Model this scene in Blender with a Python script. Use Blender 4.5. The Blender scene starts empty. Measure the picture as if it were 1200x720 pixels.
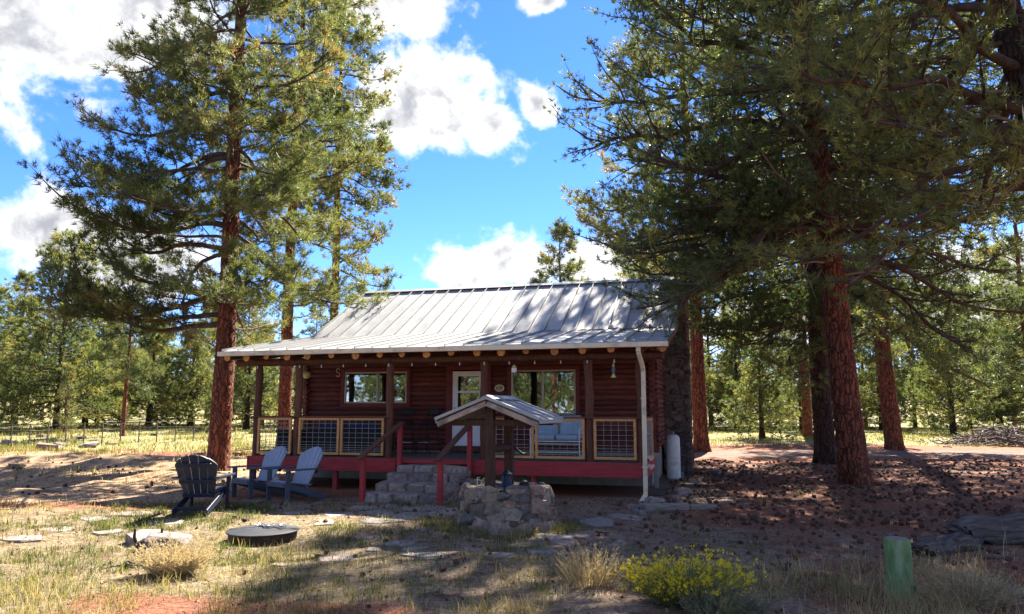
import bpy, bmesh, math, random
import numpy as np
from mathutils import Vector, Matrix, Euler

# ------------------------------------------------------------------ camera, sky, sun
sc = bpy.context.scene
col = sc.collection
R = math.radians
EYE = 1.7
F = 850.0                     # focal length in pixels of a 1200 px wide frame
PITCH = math.atan(120 / F)

cam_d = bpy.data.cameras.new('camera')
cam_d.sensor_width = 36.0
cam_d.lens = F / 1200 * 36.0
cam_d.clip_end = 5000
cam = bpy.data.objects.new('camera', cam_d)
col.objects.link(cam)
cam.location = (0, 0, EYE)
cam.rotation_euler = (math.pi / 2 + PITCH, 0, 0)
sc.camera = cam

SUN_EL = R(43)
SUN_AZ = R(21)                # from +Y (away from the camera) towards +X
SUN_DIR = Vector((math.sin(SUN_AZ) * math.cos(SUN_EL), math.cos(SUN_AZ) * math.cos(SUN_EL), math.sin(SUN_EL)))

world = bpy.data.worlds.new('World')
sc.world = world
world.use_nodes = True


class NT:
    """small helper for building node trees"""
    def __init__(self, tree):
        self.t = tree
        tree.nodes.clear()

    def n(self, kind, **kw):
        nd = self.t.nodes.new(kind)
        for k, v in kw.items():
            setattr(nd, k, v)
        return nd

    def link(self, a, b):
        self.t.links.new(a, b)

    def val(self, sock, v):
        if hasattr(v, 'is_linked') or isinstance(v, bpy.types.NodeSocket):
            self.link(v, sock)
        else:
            sock.default_value = v

    def math(self, op, a, b=None, c=None, clamp=False):
        nd = self.n('ShaderNodeMath', operation=op)
        nd.use_clamp = clamp
        self.val(nd.inputs[0], a)
        if b is not None:
            self.val(nd.inputs[1], b)
        if c is not None:
            self.val(nd.inputs[2], c)
        return nd.outputs[0]

    def mix(self, fac, a, b, blend='MIX'):
        nd = self.n('ShaderNodeMix', data_type='RGBA', blend_type=blend)
        nd.clamp_factor = True
        self.val(nd.inputs[0], fac)
        for s, v in ((nd.inputs[6], a), (nd.inputs[7], b)):
            if isinstance(v, (tuple, list)):
                s.default_value = (v[0], v[1], v[2], 1)
            else:
                self.link(v, s)
        return nd.outputs[2]

    def noise(self, vec, scale, detail=4, rough=.55, dist=0.0):
        nd = self.n('ShaderNodeTexNoise')
        nd.inputs['Scale'].default_value = scale
        nd.inputs['Detail'].default_value = detail
        nd.inputs['Roughness'].default_value = rough
        nd.inputs['Distortion'].default_value = dist
        if vec is not None:
            self.link(vec, nd.inputs['Vector'])
        return nd.outputs['Fac']

    def ramp(self, fac, stops):
        nd = self.n('ShaderNodeValToRGB')
        e = nd.color_ramp.elements
        while len(e) < len(stops):
            e.new(.5)
        for i, (p, c) in enumerate(stops):
            e[i].position = p
            e[i].color = (c[0], c[1], c[2], 1) if isinstance(c, (tuple, list)) else (c, c, c, 1)
        self.link(fac, nd.inputs[0])
        return nd.outputs['Color']

    def smooth(self, x, lo, hi):
        nd = self.n('ShaderNodeMapRange', interpolation_type='SMOOTHSTEP')
        self.val(nd.inputs[0], x)
        nd.inputs[1].default_value = lo
        nd.inputs[2].default_value = hi
        return nd.outputs[0]


def az_el(px, py):
    """sky direction (azimuth from +Y, elevation) seen at a picture point, used only to say where the clouds stand"""
    a, b = (px - 600) / F, (360 - py) / F
    cp, sp = math.cos(PITCH), math.sin(PITCH)
    x, y, z = a, cp - b * sp, sp + b * cp
    return math.atan2(x, y), math.atan2(z, math.hypot(x, y))


def build_world():
    w = NT(world.node_tree)
    sky = w.n('ShaderNodeTexSky', sky_type='NISHITA')
    sky.sun_disc = False
    sky.sun_elevation = SUN_EL
    sky.sun_rotation = SUN_AZ
    sky.altitude = 2100
    sky.air_density = 1.0
    sky.dust_density = 0.15
    sky.ozone_density = 2.2
    hs = w.n('ShaderNodeHueSaturation')
    hs.inputs['Saturation'].default_value = 1.24
    hs.inputs['Value'].default_value = 1.05
    w.link(sky.outputs[0], hs.inputs['Color'])
    tc = w.n('ShaderNodeTexCoord')
    d = tc.outputs['Generated']
    sep = w.n('ShaderNodeSeparateXYZ')
    w.link(d, sep.inputs[0])
    az = w.math('ARCTAN2', sep.outputs[0], sep.outputs[1])
    el = w.math('ARCSINE', sep.outputs[2])
    # cumulus: (picture x, y of the middle, half width, half height)
    blobs = [(505, 130, 118, 72), (575, 150, 60, 42), (630, 122, 36, 34), (455, 5, 90, 38), (640, 0, 34, 20),
             (585, 302, 72, 40), (545, 318, 40, 26), (55, 45, 160, 92), (150, 20, 120, 80), (60, 275, 140, 44), (165, 312, 90, 44),
             (720, 305, 60, 36), (1150, 335, 120, 60), (880, 385, 110, 50), (1010, 190, 70, 26)]
    best = None
    for (px, py, rx, ry) in blobs:
        a0, e0 = az_el(px, py)
        ra, re = rx / F, ry / F
        da = w.math('DIVIDE', w.math('SUBTRACT', az, a0), ra)
        de = w.math('DIVIDE', w.math('SUBTRACT', el, e0), re)
        q = w.math('SUBTRACT', 1.0, w.math('SQRT', w.math('ADD', w.math('MULTIPLY', da, da), w.math('MULTIPLY', de, de))))
        q = w.math('MAXIMUM', w.math('MULTIPLY', q, 0.95), -0.9)
        best = q if best is None else w.math('SMOOTH_MAX', best, q, 0.15)
    n1 = w.noise(d, 9.0, 9, .58, .25)
    n2 = w.noise(d, 30.0, 6, .6, .2)
    edge = w.math('ADD', w.math('MULTIPLY', w.math('SUBTRACT', n1, .5), 2.3), w.math('MULTIPLY', w.math('SUBTRACT', n2, .5), .75))
    here = w.math('ADD', best, edge)
    # the rest of the sky, out of view: noise cumulus, cover raised for fill light
    big = w.noise(d, 3.1, 3, .5, 0)
    rest = w.math('ADD', w.math('MULTIPLY', w.math('SUBTRACT', big, .53), 6.0), w.math('MULTIPLY', edge, .8))
    # in the sector of the listed clouds the plain ones stand back
    inside = w.math('MULTIPLY', w.smooth(w.math('ABSOLUTE', az), .95, .75), w.smooth(el, .85, .65))
    rest = w.math('SUBTRACT', rest, w.math('MULTIPLY', inside, 6.0))
    dens = w.math('MAXIMUM', here, rest)
    cover = w.smooth(dens, .02, .46)
    body = w.smooth(dens, .16, .80)
    # sunlit relief: compare the cloud noise with itself a little way towards the sun
    shift = w.n('ShaderNodeVectorMath', operation='ADD')
    w.link(d, shift.inputs[0])
    shift.inputs[1].default_value = (SUN_DIR.x * .022, SUN_DIR.y * .008, .026)
    n4 = w.noise(shift.outputs[0], 9.0, 9, .58, .25)
    relief = w.smooth(w.math('SUBTRACT', n4, n1), -.09, .07)
    grey = w.math('MULTIPLY', body, w.math('MULTIPLY_ADD', relief, .62, .38), clamp=True)
    cloud = w.mix(grey, (4.4, 4.35, 4.3), (1.55, 1.6, 1.78))
    blue = w.mix(1.0, hs.outputs[0], (.58, .61, .82), 'MULTIPLY')
    colr = w.mix(cover, blue, cloud)
    bg = w.n('ShaderNodeBackground')
    bg.inputs['Strength'].default_value = 0.051
    w.link(colr, bg.inputs['Color'])
    out = w.n('ShaderNodeOutputWorld')
    w.link(bg.outputs[0], out.inputs['Surface'])


build_world()

sun_d = bpy.data.lights.new('sun', 'SUN')
sun_d.energy = 3.9
sun_d.angle = R(0.53)
sun_d.color = (1.0, .92, .79)
sun = bpy.data.objects.new('sun', sun_d)
col.objects.link(sun)
sun.rotation_euler = (-SUN_DIR).to_track_quat('-Z', 'Y').to_euler()
sun.location = (20, 40, 50)

sc.view_settings.view_transform = 'Standard'
sc.view_settings.look = 'None'
sc.view_settings.exposure = 2.82
sc.view_settings.gamma = 1
sc.view_settings.use_curve_mapping = False
sc.render.engine = 'CYCLES'
sc.cycles.use_denoising = True
sc.cycles.max_bounces = 6
sc.cycles.diffuse_bounces = 4
sc.cycles.transparent_max_bounces = 8

rng = np.random.default_rng(11)
rnd = random.Random(5)


# ------------------------------------------------------------------ tagging and mesh helpers
def tag(o, label=None, cat=None, group=None, kind=None):
    if label: o['label'] = label
    if cat: o['category'] = cat
    if group: o['group'] = group
    if kind: o['kind'] = kind
    return o


def link(name, me, parent=None, loc=(0, 0, 0), rot=(0, 0, 0), scale=(1, 1, 1)):
    o = bpy.data.objects.new(name, me)
    col.objects.link(o)
    o.parent = parent
    o.location = loc
    o.rotation_euler = rot
    o.scale = scale
    return o


def empty(name, loc=(0, 0, 0), rz=0, parent=None):
    o = link(name, None, parent, loc, (0, 0, rz))
    o.empty_display_size = .2
    return o


def copy_tree(o, parent=None):
    c = o.copy()
    col.objects.link(c)
    c.parent = parent
    for ch in list(o.children):
        copy_tree(ch, c)
    return c


def np_mesh(name, V, quads=None, tris=None, mat=None, smooth=False, attrs=None):
    """mesh from arrays; attrs: {name: float array per vertex}"""
    me = bpy.data.meshes.new(name)
    V = np.asarray(V, dtype=np.float32)
    me.vertices.add(len(V))
    me.vertices.foreach_set('co', V.ravel())
    parts, starts, at = [], [], 0
    for arr, k in ((quads, 4), (tris, 3)):
        if arr is not None and len(arr):
            arr = np.asarray(arr, dtype=np.int32)
            parts.append(arr.ravel())
            starts.append(at + np.arange(len(arr), dtype=np.int32) * k)
            at += arr.size
    idx = np.concatenate(parts)
    st = np.concatenate(starts)
    me.loops.add(len(idx))
    me.loops.foreach_set('vertex_index', idx)
    me.polygons.add(len(st))
    me.polygons.foreach_set('loop_start', st)
    if smooth:
        me.polygons.foreach_set('use_smooth', np.ones(len(st), dtype=bool))
    me.update(calc_edges=True)
    if attrs:
        for k, a in attrs.items():
            at_ = me.attributes.new(k, 'FLOAT', 'POINT')
            at_.data.foreach_set('value', np.asarray(a, dtype=np.float32))
    if mat:
        me.materials.append(mat)
    return me


class MB:
    """collects shapes of ONE part"""
    def __init__(self):
        self.v, self.f = [], []

    def add(self, vs, fs):
        b = len(self.v)
        self.v += [tuple(p) for p in vs]
        self.f += [tuple(i + b for i in q) for q in fs]
        return self

    def box(self, c, s, bev=.006, rot=None):
        """box with chamfered edges; c centre, s full sizes, rot a 3x3 matrix"""
        hx, hy, hz = s[0] / 2, s[1] / 2, s[2] / 2
        b = min(bev, hx * .6, hy * .6, hz * .6)
        vs, idx = [], {}
        for sx in (-1, 1):
            for sy in (-1, 1):
                for sz in (-1, 1):
                    for ax in range(3):
                        p = [sx * hx, sy * hy, sz * hz]
                        for k in range(3):
                            if k != ax:
                                p[k] -= (sx, sy, sz)[k] * b
                        idx[(sx, sy, sz, ax)] = len(vs)
                        vs.append(p)
        fs = []
        o = ((1, 2), (2, 0), (0, 1))
        for ax in range(3):
            j, k = o[ax]
            for s_ in (-1, 1):
                q = []
                for (a, c_) in ((-1, -1), (1, -1), (1, 1), (-1, 1)):
                    t = [0, 0, 0]; t[ax] = s_; t[j] = a; t[k] = c_
                    q.append(idx[(t[0], t[1], t[2], ax)])
                fs.append(q if s_ > 0 else q[::-1])
        for ax in range(3):                       # edges parallel to ax
            j, k = o[ax]
            for a in (-1, 1):
                for c_ in (-1, 1):
                    t1 = [0, 0, 0]; t1[ax] = -1; t1[j] = a; t1[k] = c_
                    t2 = list(t1); t2[ax] = 1
                    q = [idx[(*t1, j)], idx[(*t2, j)], idx[(*t2, k)], idx[(*t1, k)]]
                    fs.append(q if a * c_ < 0 else q[::-1])
        for sx in (-1, 1):
            for sy in (-1, 1):
                for sz in (-1, 1):
                    q = [idx[(sx, sy, sz, 0)], idx[(sx, sy, sz, 1)], idx[(sx, sy, sz, 2)]]
                    fs.append(q if sx * sy * sz > 0 else q[::-1])
        out = []
        for p in vs:
            p = Vector(p)
            if rot is not None:
                p = rot @ p
            out.append(p + Vector(c))
        return self.add(out, fs)

    def bar(self, p, q, wd, th, up=(0, 0, 1), bev=.005):
        """board from p to q, wd across, th along up"""
        p, q = Vector(p), Vector(q)
        x = (q - p).normalized()
        u = Vector(up)
        y = u.cross(x)
        if y.length < 1e-4:
            y = Vector((0, 1, 0)).cross(x)
        y.normalize()
        z = x.cross(y)
        m = Matrix((x, y, z)).transposed()
        return self.box((p + q) / 2, ((q - p).length, wd, th), bev, m)

    def tube(self, pts, r, n=10, caps=True):
        pts = [Vector(p) for p in pts]
        k = len(pts)
        rr = r if isinstance(r, (list, tuple)) else [r] * k
        vs, fs = [], []
        prev = None
        for i, p in enumerate(pts):
            t = (pts[min(i + 1, k - 1)] - pts[max(i - 1, 0)]).normalized()
            if prev is None:
                a = Vector((0, 0, 1)) if abs(t.z) < .9 else Vector((1, 0, 0))
                x = t.cross(a).normalized()
            else:
                x = (prev - t * prev.dot(t)).normalized()
            prev = x
            y = t.cross(x)
            for j in range(n):
                an = 2 * math.pi * j / n
                vs.append(p + (x * math.cos(an) + y * math.sin(an)) * rr[i])
        for i in range(k - 1):
            for j in range(n):
                fs.append((i * n + j, i * n + (j + 1) % n, (i + 1) * n + (j + 1) % n, (i + 1) * n + j))
        if caps:
            fs.append(tuple(range(n))[::-1])
            fs.append(tuple((k - 1) * n + j for j in range(n)))
        return self.add(vs, fs)

    def lathe(self, prof, n=20, c=(0, 0, 0), close=False, wob=None):
        vs, fs = [], []
        for i, (r, z) in enumerate(prof):
            for j in range(n):
                an = 2 * math.pi * j / n
                k = 1 if wob is None else 1 + wob * math.sin(3 * an + i) * .5 + wob * math.sin(5 * an + 2) * .5
                vs.append((c[0] + r * k * math.cos(an), c[1] + r * k * math.sin(an), c[2] + z))
        m = len(prof)
        for i in range(m - 1):
            for j in range(n):
                fs.append((i * n + j, i * n + (j + 1) % n, (i + 1) * n + (j + 1) % n, (i + 1) * n + j))
        fs.append(tuple((m - 1) * n + j for j in range(n)))
        fs.append(tuple(range(n))[::-1])
        return self.add(vs, fs)

    def mesh(self, name, mat, smooth=False):
        me = bpy.data.meshes.new(name)
        me.from_pydata(self.v, [], self.f)
        if smooth:
            me.polygons.foreach_set('use_smooth', [True] * len(me.polygons))
            me.set_sharp_from_angle(angle=R(38))
        me.materials.append(mat)
        me.update()
        return me

    def build(self, name, mat, parent=None, smooth=False, **kw):
        return link(name, self.mesh(name, mat, smooth), parent, **kw)


def hull_mesh(name, pts, mat):
    bm = bmesh.new()
    for p in pts:
        bm.verts.new(p)
    r = bmesh.ops.convex_hull(bm, input=bm.verts)
    for v in [g for g in r['geom_interior'] if isinstance(g, bmesh.types.BMVert)] + [v for v in bm.verts if not v.link_faces]:
        if v.is_valid:
            bm.verts.remove(v)
    me = bpy.data.meshes.new(name)
    bm.to_mesh(me)
    bm.free()
    me.materials.append(mat)
    return me


def vnoise(x, y, seed=0):
    x = np.asarray(x, dtype=np.float64); y = np.asarray(y, dtype=np.float64)
    xi = np.floor(x).astype(np.int64); yi = np.floor(y).astype(np.int64)
    fx = x - xi; fy = y - yi
    fx = fx * fx * (3 - 2 * fx); fy = fy * fy * (3 - 2 * fy)

    def h(a, b):
        n = (a * 374761393 + b * 668265263 + seed * 974634777) & 0x7fffffff
        n = ((n ^ (n >> 13)) * 1274126177) & 0x7fffffff
        n = n ^ (n >> 16)
        return (n & 0xffff) / 65535.0
    return ((h(xi, yi) * (1 - fx) + h(xi + 1, yi) * fx) * (1 - fy) + (h(xi, yi + 1) * (1 - fx) + h(xi + 1, yi + 1) * fx) * fy)


def sstep(x, a, b):
    t = np.clip((np.asarray(x, dtype=np.float64) - a) / (b - a), 0, 1)
    return t * t * (3 - 2 * t)


# cabin frame
CA = R(15.3)
CO = np.array([-5.85, 16.5])
CU = np.array([math.cos(CA), -math.sin(CA)])
CV = np.array([math.sin(CA), math.cos(CA)])


def cab(u, v):
    p = CO + CU * u + CV * v
    return float(p[0]), float(p[1])


def terrain(x, y):
    x = np.asarray(x, dtype=np.float64); y = np.asarray(y, dtype=np.float64)
    dx, dy = x - CO[0], y - CO[1]
    u = dx * CU[0] + dy * CU[1]
    v = dx * CV[0] + dy * CV[1]
    # flat where the cabin stands
    flat = sstep(np.maximum(np.maximum(-u - .5, u - 9.6), np.maximum(-v - 2.0, v - 11.5)), 0, 2.5)
    h = (vnoise(x * .35, y * .35, 1) - .5) * .12 + (vnoise(x * 1.1, y * 1.1, 2) - .5) * .06 + (vnoise(x * 3.3, y * 3.3, 3) - .5) * .03
    left = sstep(-x, 5.5, 8) * sstep(y, 12.5, 15) * (1 - sstep(y, 27, 31))
    h = h + left * ((vnoise(x * .55, y * .8, 4) - .35) * .30 + (vnoise(x * 1.9, y * 2.4, 5) - .5) * .12)
    h = h * flat * (.35 + .65 * sstep(np.hypot(x, y), 3, 9))
    far = np.maximum(y - 30, 0)
    h = h + .011 * far * (1 - .6 * sstep(far, 120, 900)) + (vnoise(x * .05, y * .05, 6) - .5) * .5 * sstep(np.hypot(x, y), 35, 90)
    h = h + 30 * sstep(np.hypot(x, y), 260, 900) * (0.4 + vnoise(x * .004, y * .004, 9))
    return h


def gz(x, y):
    return float(terrain(x, y))


def gpt(px, py, z=0.0):
    """ground point under a picture point, for reading positions off the photograph"""
    a, b = (px - 600) / F, (360 - py) / F
    cp, sp = math.cos(PITCH), math.sin(PITCH)
    d = (a, cp - b * sp, sp + b * cp)
    t = (z - EYE) / d[2]
    return t * d[0], t * d[1]


# ------------------------------------------------------------------ materials
def pmat(name, c, rough=.75, metal=0., var=.18, scale=9., bump=.15, bscale=45., rand=.0, stretch=None, spec=.3, c2=None, c2s=None, bdist=.01):
    m = bpy.data.materials.new(name)
    m.use_nodes = True
    t = NT(m.node_tree)
    tc = t.n('ShaderNodeTexCoord')
    v = tc.outputs['Object']
    if stretch:
        mp = t.n('ShaderNodeMapping')
        mp.inputs['Scale'].default_value = stretch
        t.link(v, mp.inputs['Vector'])
        v = mp.outputs[0]
    oi = t.n('ShaderNodeObjectInfo')
    off = t.n('ShaderNodeVectorMath', operation='ADD')
    t.link(v, off.inputs[0])
    sc_ = t.n('ShaderNodeVectorMath', operation='SCALE')
    cb = t.n('ShaderNodeCombineXYZ')
    for i in range(3):
        t.link(oi.outputs['Random'], cb.inputs[i])
    t.link(cb.outputs[0], sc_.inputs[0])
    sc_.inputs['Scale'].default_value = 23.0
    t.link(sc_.outputs[0], off.inputs[1])
    v = off.outputs[0]
    f = t.noise(v, scale, 6, .6)
    lo = tuple(x * (1 - var) for x in c)
    hi = tuple(min(1, x * (1 + var)) for x in c)
    cc = t.mix(t.smooth(f, .3, .7), lo, hi)
    if c2:
        cc = t.mix(t.smooth(t.noise(v, c2s or scale * .4, 5, .65), .5, .68), cc, c2)
    if rand:
        k = t.math('MULTIPLY_ADD', oi.outputs['Random'], 2 * rand, 1 - rand)
        mulc = t.n('ShaderNodeVectorMath', operation='SCALE')
        t.link(cc, mulc.inputs[0]); t.link(k, mulc.inputs['Scale'])
        cc = mulc.outputs[0]
    p = t.n('ShaderNodeBsdfPrincipled')
    t.link(cc, p.inputs['Base Color'])
    p.inputs['Metallic'].default_value = metal
    p.inputs['Specular IOR Level'].default_value = spec
    rr = t.math('MULTIPLY_ADD', f, .25, rough - .12, clamp=True)
    t.link(rr, p.inputs['Roughness'])
    if bump:
        b = t.n('ShaderNodeBump')
        b.inputs['Strength'].default_value = bump
        b.inputs['Distance'].default_value = bdist
        t.link(t.noise(v, bscale, 5, .6), b.inputs['Height'])
        t.link(b.outputs[0], p.inputs['Normal'])
    o = t.n('ShaderNodeOutputMaterial')
    t.link(p.outputs[0], o.inputs['Surface'])
    return m


def bark_mat(name, plate, plate2, furrow, sc_=(12, 12, 1.9), depth=.030):
    m = bpy.data.materials.new(name)
    m.use_nodes = True
    t = NT(m.node_tree)
    tc = t.n('ShaderNodeTexCoord')
    mp = t.n('ShaderNodeMapping')
    mp.inputs['Scale'].default_value = sc_
    warp = t.n('ShaderNodeTexNoise')
    warp.inputs['Scale'].default_value = 3.0
    warp.inputs['Detail'].default_value = 4
    t.link(tc.outputs['Object'], warp.inputs['Vector'])
    wv = t.n('ShaderNodeVectorMath', operation='MULTIPLY_ADD')
    t.link(warp.outputs['Color'], wv.inputs[0])
    wv.inputs[1].default_value = (.30, .30, .9)
    t.link(tc.outputs['Object'], wv.inputs[2])
    t.link(wv.outputs[0], mp.inputs['Vector'])
    vo = t.n('ShaderNodeTexVoronoi', feature='DISTANCE_TO_EDGE')
    vo.inputs['Scale'].default_value = 1.0
    t.link(mp.outputs[0], vo.inputs['Vector'])
    vc = t.n('ShaderNodeTexVoronoi', feature='F1')
    vc.inputs['Scale'].default_value = 1.0
    t.link(mp.outputs[0], vc.inputs['Vector'])
    e = t.smooth(vo.outputs['Distance'], .0, .25)
    flake = t.noise(mp.outputs[0], 4.5, 6, .65)
    sep = t.n('ShaderNodeSeparateColor')
    t.link(vc.outputs['Color'], sep.inputs[0])
    pc = t.mix(sep.outputs[0], plate, plate2)
    pc = t.mix(t.smooth(flake, .35, .7), t.mix(.45, pc, furrow), pc)
    c = t.mix(e, furrow, pc)
    p = t.n('ShaderNodeBsdfPrincipled')
    t.link(c, p.inputs['Base Color'])
    p.inputs['Roughness'].default_value = .9
    p.inputs['Specular IOR Level'].default_value = .15
    h = t.math('ADD', t.math('MULTIPLY', e, .8), t.math('MULTIPLY', flake, .35))
    dn = t.n('ShaderNodeDisplacement')
    dn.inputs['Midlevel'].default_value = .7
    dn.inputs['Scale'].default_value = depth
    t.link(h, dn.inputs['Height'])
    o = t.n('ShaderNodeOutputMaterial')
    t.link(p.outputs[0], o.inputs['Surface'])
    t.link(dn.outputs[0], o.inputs['Displacement'])
    m.displacement_method = 'BOTH'
    return m


def leaf_mat(name, stops, trans=.35, rough=.55, attr='tint'):
    m = bpy.data.materials.new(name)
    m.use_nodes = True
    t = NT(m.node_tree)
    a = t.n('ShaderNodeAttribute')
    a.attribute_name = attr
    c = t.ramp(a.outputs['Fac'], stops)
    p = t.n('ShaderNodeBsdfPrincipled')
    p.inputs['Roughness'].default_value = rough
    p.inputs['Specular IOR Level'].default_value = .25
    t.link(c, p.inputs['Base Color'])
    tr = t.n('ShaderNodeBsdfTranslucent')
    br = t.n('ShaderNodeVectorMath', operation='MULTIPLY')
    t.link(c, br.inputs[0])
    br.inputs[1].default_value = (1.35, 1.35, .8)
    t.link(br.outputs[0], tr.inputs['Color'])
    mx = t.n('ShaderNodeMixShader')
    mx.inputs[0].default_value = trans
    t.link(p.outputs[0], mx.inputs[1])
    t.link(tr.outputs[0], mx.inputs[2])
    o = t.n('ShaderNodeOutputMaterial')
    t.link(mx.outputs[0], o.inputs['Surface'])
    return m


def glass_mat():
    m = bpy.data.materials.new('window_glass')
    m.use_nodes = True
    t = NT(m.node_tree)
    g = t.n('ShaderNodeBsdfGlossy')
    g.inputs['Roughness'].default_value = .015
    g.inputs['Color'].default_value = (.80, .86, .90, 1)
    tc = t.n('ShaderNodeTexCoord')
    b = t.n('ShaderNodeBump')
    b.inputs['Strength'].default_value = .04
    b.inputs['Distance'].default_value = .05
    t.link(t.noise(tc.outputs['Object'], 1.3, 2, .5), b.inputs['Height'])
    t.link(b.outputs[0], g.inputs['Normal'])
    tr = t.n('ShaderNodeBsdfTransparent')
    tr.inputs['Color'].default_value = (.75, .8, .8, 1)
    mx = t.n('ShaderNodeMixShader')
    mx.inputs[0].default_value = .26
    t.link(tr.outputs[0], mx.inputs[1])
    t.link(g.outputs[0], mx.inputs[2])
    o = t.n('ShaderNodeOutputMaterial')
    t.link(mx.outputs[0], o.inputs['Surface'])
    return m


def stone_mat(name, cols, rough=.85, bump=.6):
    """each stone its own tone, with lichen and grain"""
    m = bpy.data.materials.new(name)
    m.use_nodes = True
    t = NT(m.node_tree)
    oi = t.n('ShaderNodeObjectInfo')
    tc = t.n('ShaderNodeTexCoord')
    base = t.ramp(oi.outputs['Random'], [(i / (len(cols) - 1), c) for i, c in enumerate(cols)])
    geo = t.n('ShaderNodeNewGeometry')
    pos = geo.outputs['Position']
    f = t.noise(pos, 14, 7, .65)
    c = t.mix(t.smooth(f, .32, .68), t.mix(.55, base, (.02, .02, .02)), base)
    c = t.mix(t.math('MULTIPLY', t.smooth(t.noise(pos, 22, 5, .7), .60, .74), .6), c, (.42, .40, .35))
    p = t.n('ShaderNodeBsdfPrincipled')
    t.link(c, p.inputs['Base Color'])
    p.inputs['Roughness'].default_value = rough
    p.inputs['Specular IOR Level'].default_value = .2
    b = t.n('ShaderNodeBump')
    b.inputs['Strength'].default_value = bump
    b.inputs['Distance'].default_value = .03
    t.link(t.noise(pos, 26, 7, .65), b.inputs['Height'])
    t.link(b.outputs[0], p.inputs['Normal'])
    o = t.n('ShaderNodeOutputMaterial')
    t.link(p.outputs[0], o.inputs['Surface'])
    return m


M = {}
M['log'] = pmat('red_stained_log', (0.127, 0.034, 0.026), .7, var=.4, scale=5, bump=.35, bscale=30, rand=.34, stretch=(1, 6, 6), c2=(0.076, 0.025, 0.019), c2s=3)
M['trim'] = pmat('dark_red_trim', (0.144, 0.024, 0.026), .6, var=.2, scale=12, bump=.1)
M['skirt'] = pmat('red_paint', (.30, .030, .036), .6, c2=(.21, .035, .034), c2s=2.2, var=.22, scale=5, bump=.15, bscale=60, stretch=(.5, 4, 4), rand=.06)
M['post'] = pmat('brown_log_post', (0.106, 0.043, 0.025), .75, var=.35, scale=6, bump=.5, bscale=14, stretch=(5, 5, .6), rand=.15)
M['rafter_end'] = pmat('sawn_log_end', (.50, .24, .085), .7, var=.35, scale=14, bump=.3, rand=.22)
M['pine_frame'] = pmat('new_pine_board', (.52, .27, .105), .6, var=.22, scale=8, bump=.15, stretch=(3, 3, 3), rand=.12)
M['deck'] = pmat('weathered_deck_board', (.13, .105, .09), .8, var=.3, scale=6, bump=.3, rand=.2, stretch=(.4, 6, 6))
M['cream'] = pmat('cream_metal', (.66, .57, .40), .5, var=.08, scale=4, bump=.03, c2=(.45, .38, .28), c2s=2.5)
M['white'] = pmat('white_paint', (.74, .75, .76), .45, var=.05, scale=6, bump=.03)
M['white_tank'] = pmat('white_tank_paint', (.62, .62, .60), .45, var=.1, scale=5, bump=.05, c2=(.40, .38, .34), c2s=4)
M['alu'] = pmat('tan_window_frame', (.40, .35, .29), .4, metal=.2, var=.1, bump=.03)
M['roof'] = pmat('galvanised_roof_metal', (.33, .335, .335), .55, metal=.25, var=.12, scale=2.2, bump=.03, bscale=3, rand=.05, stretch=(1, .35, 1), c2=(.31, .305, .30), c2s=1.1)
M['roof_under'] = pmat('roof_board', (.10, .05, .03), .85, var=.3, bump=.2)
M['concrete'] = pmat('concrete', (.27, .25, .22), .9, var=.2, scale=5, bump=.4, bscale=30)
M['mortar'] = pmat('mortar', (.17, .15, .13), .95, var=.25, scale=12, bump=.6, bscale=40)
M['dark_room'] = pmat('painted_dim_room', (.045, .04, .035), .9, var=.2, bump=0)
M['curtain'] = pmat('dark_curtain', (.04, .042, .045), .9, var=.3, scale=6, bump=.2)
M['wire'] = pmat('galvanised_wire', (.34, .34, .33), .5, metal=.5, var=.1, bump=0)
M['black_metal'] = pmat('black_metal', (.012, .013, .015), .5, metal=.2, var=.3, bump=.15)
M['black_wicker'] = pmat('black_wicker', (.013, .013, .016), .7, var=.5, scale=40, bump=.8, bscale=60)
M['navy_cushion'] = pmat('navy_cushion', (.018, .028, .07), .85, var=.2, bump=.2)
M['blue_cushion'] = pmat('pale_blue_cushion', (.33, .47, .60), .85, var=.1, scale=6, bump=.2, bscale=20)
M['navy_plastic'] = pmat('navy_plastic', (.014, .021, .046), .5, var=.2, scale=20, bump=.12)
M['slate_plastic'] = pmat('slate_blue_plastic', (.21, .255, .335), .55, var=.12, scale=20, bump=.12, rand=.05)
M['slate_dark'] = pmat('dark_slate_plastic', (.055, .07, .10), .55, var=.2, scale=20, bump=.12)
M['rust_steel'] = pmat('rusty_dark_steel', (.045, .03, .025), .7, metal=.3, var=.4, scale=10, bump=.3, c2=(.10, .045, .025), c2s=6)
M['lid'] = pmat('black_steel_lid', (.022, .024, .032), .6, metal=.1, var=.3, scale=7, bump=.1)
M['chain'] = pmat('steel_chain', (.55, .55, .54), .35, metal=.8, var=.1, bump=0)
M['weathered'] = pmat('weathered_wood', (.22, .19, .16), .85, var=.35, scale=8, bump=.6, bscale=18, stretch=(.6, 7, 7))
M['barge'] = pmat('peeling_board', (.27, .21, .17), .85, var=.45, scale=7, bump=.5, bscale=20, c2=(.40, .38, .36), c2s=5)
M['old_log'] = pmat('old_grey_log', (0.111, 0.094, 0.085), .95, var=.5, scale=5, bump=1.0, bscale=9, stretch=(.5, 5, 5), bdist=.04)
M['well_post'] = pmat('well_post_wood', (.055, .027, .018), .8, var=.35, scale=7, bump=.4, stretch=(5, 5, .6))
M['yellow'] = pmat('pale_yellow_globe', (.55, .52, .22), .4, var=.1, bump=0)
M['bulb'] = pmat('clear_bulb', (.65, .62, .58), .25, var=.05, bump=0, spec=.6)
M['cord'] = pmat('black_cord', (.01, .01, .01), .6, var=.1, bump=0)
M['heart'] = pmat('pink_painted_tin', (.60, .38, .32), .5, var=.12, bump=.05)
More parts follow.
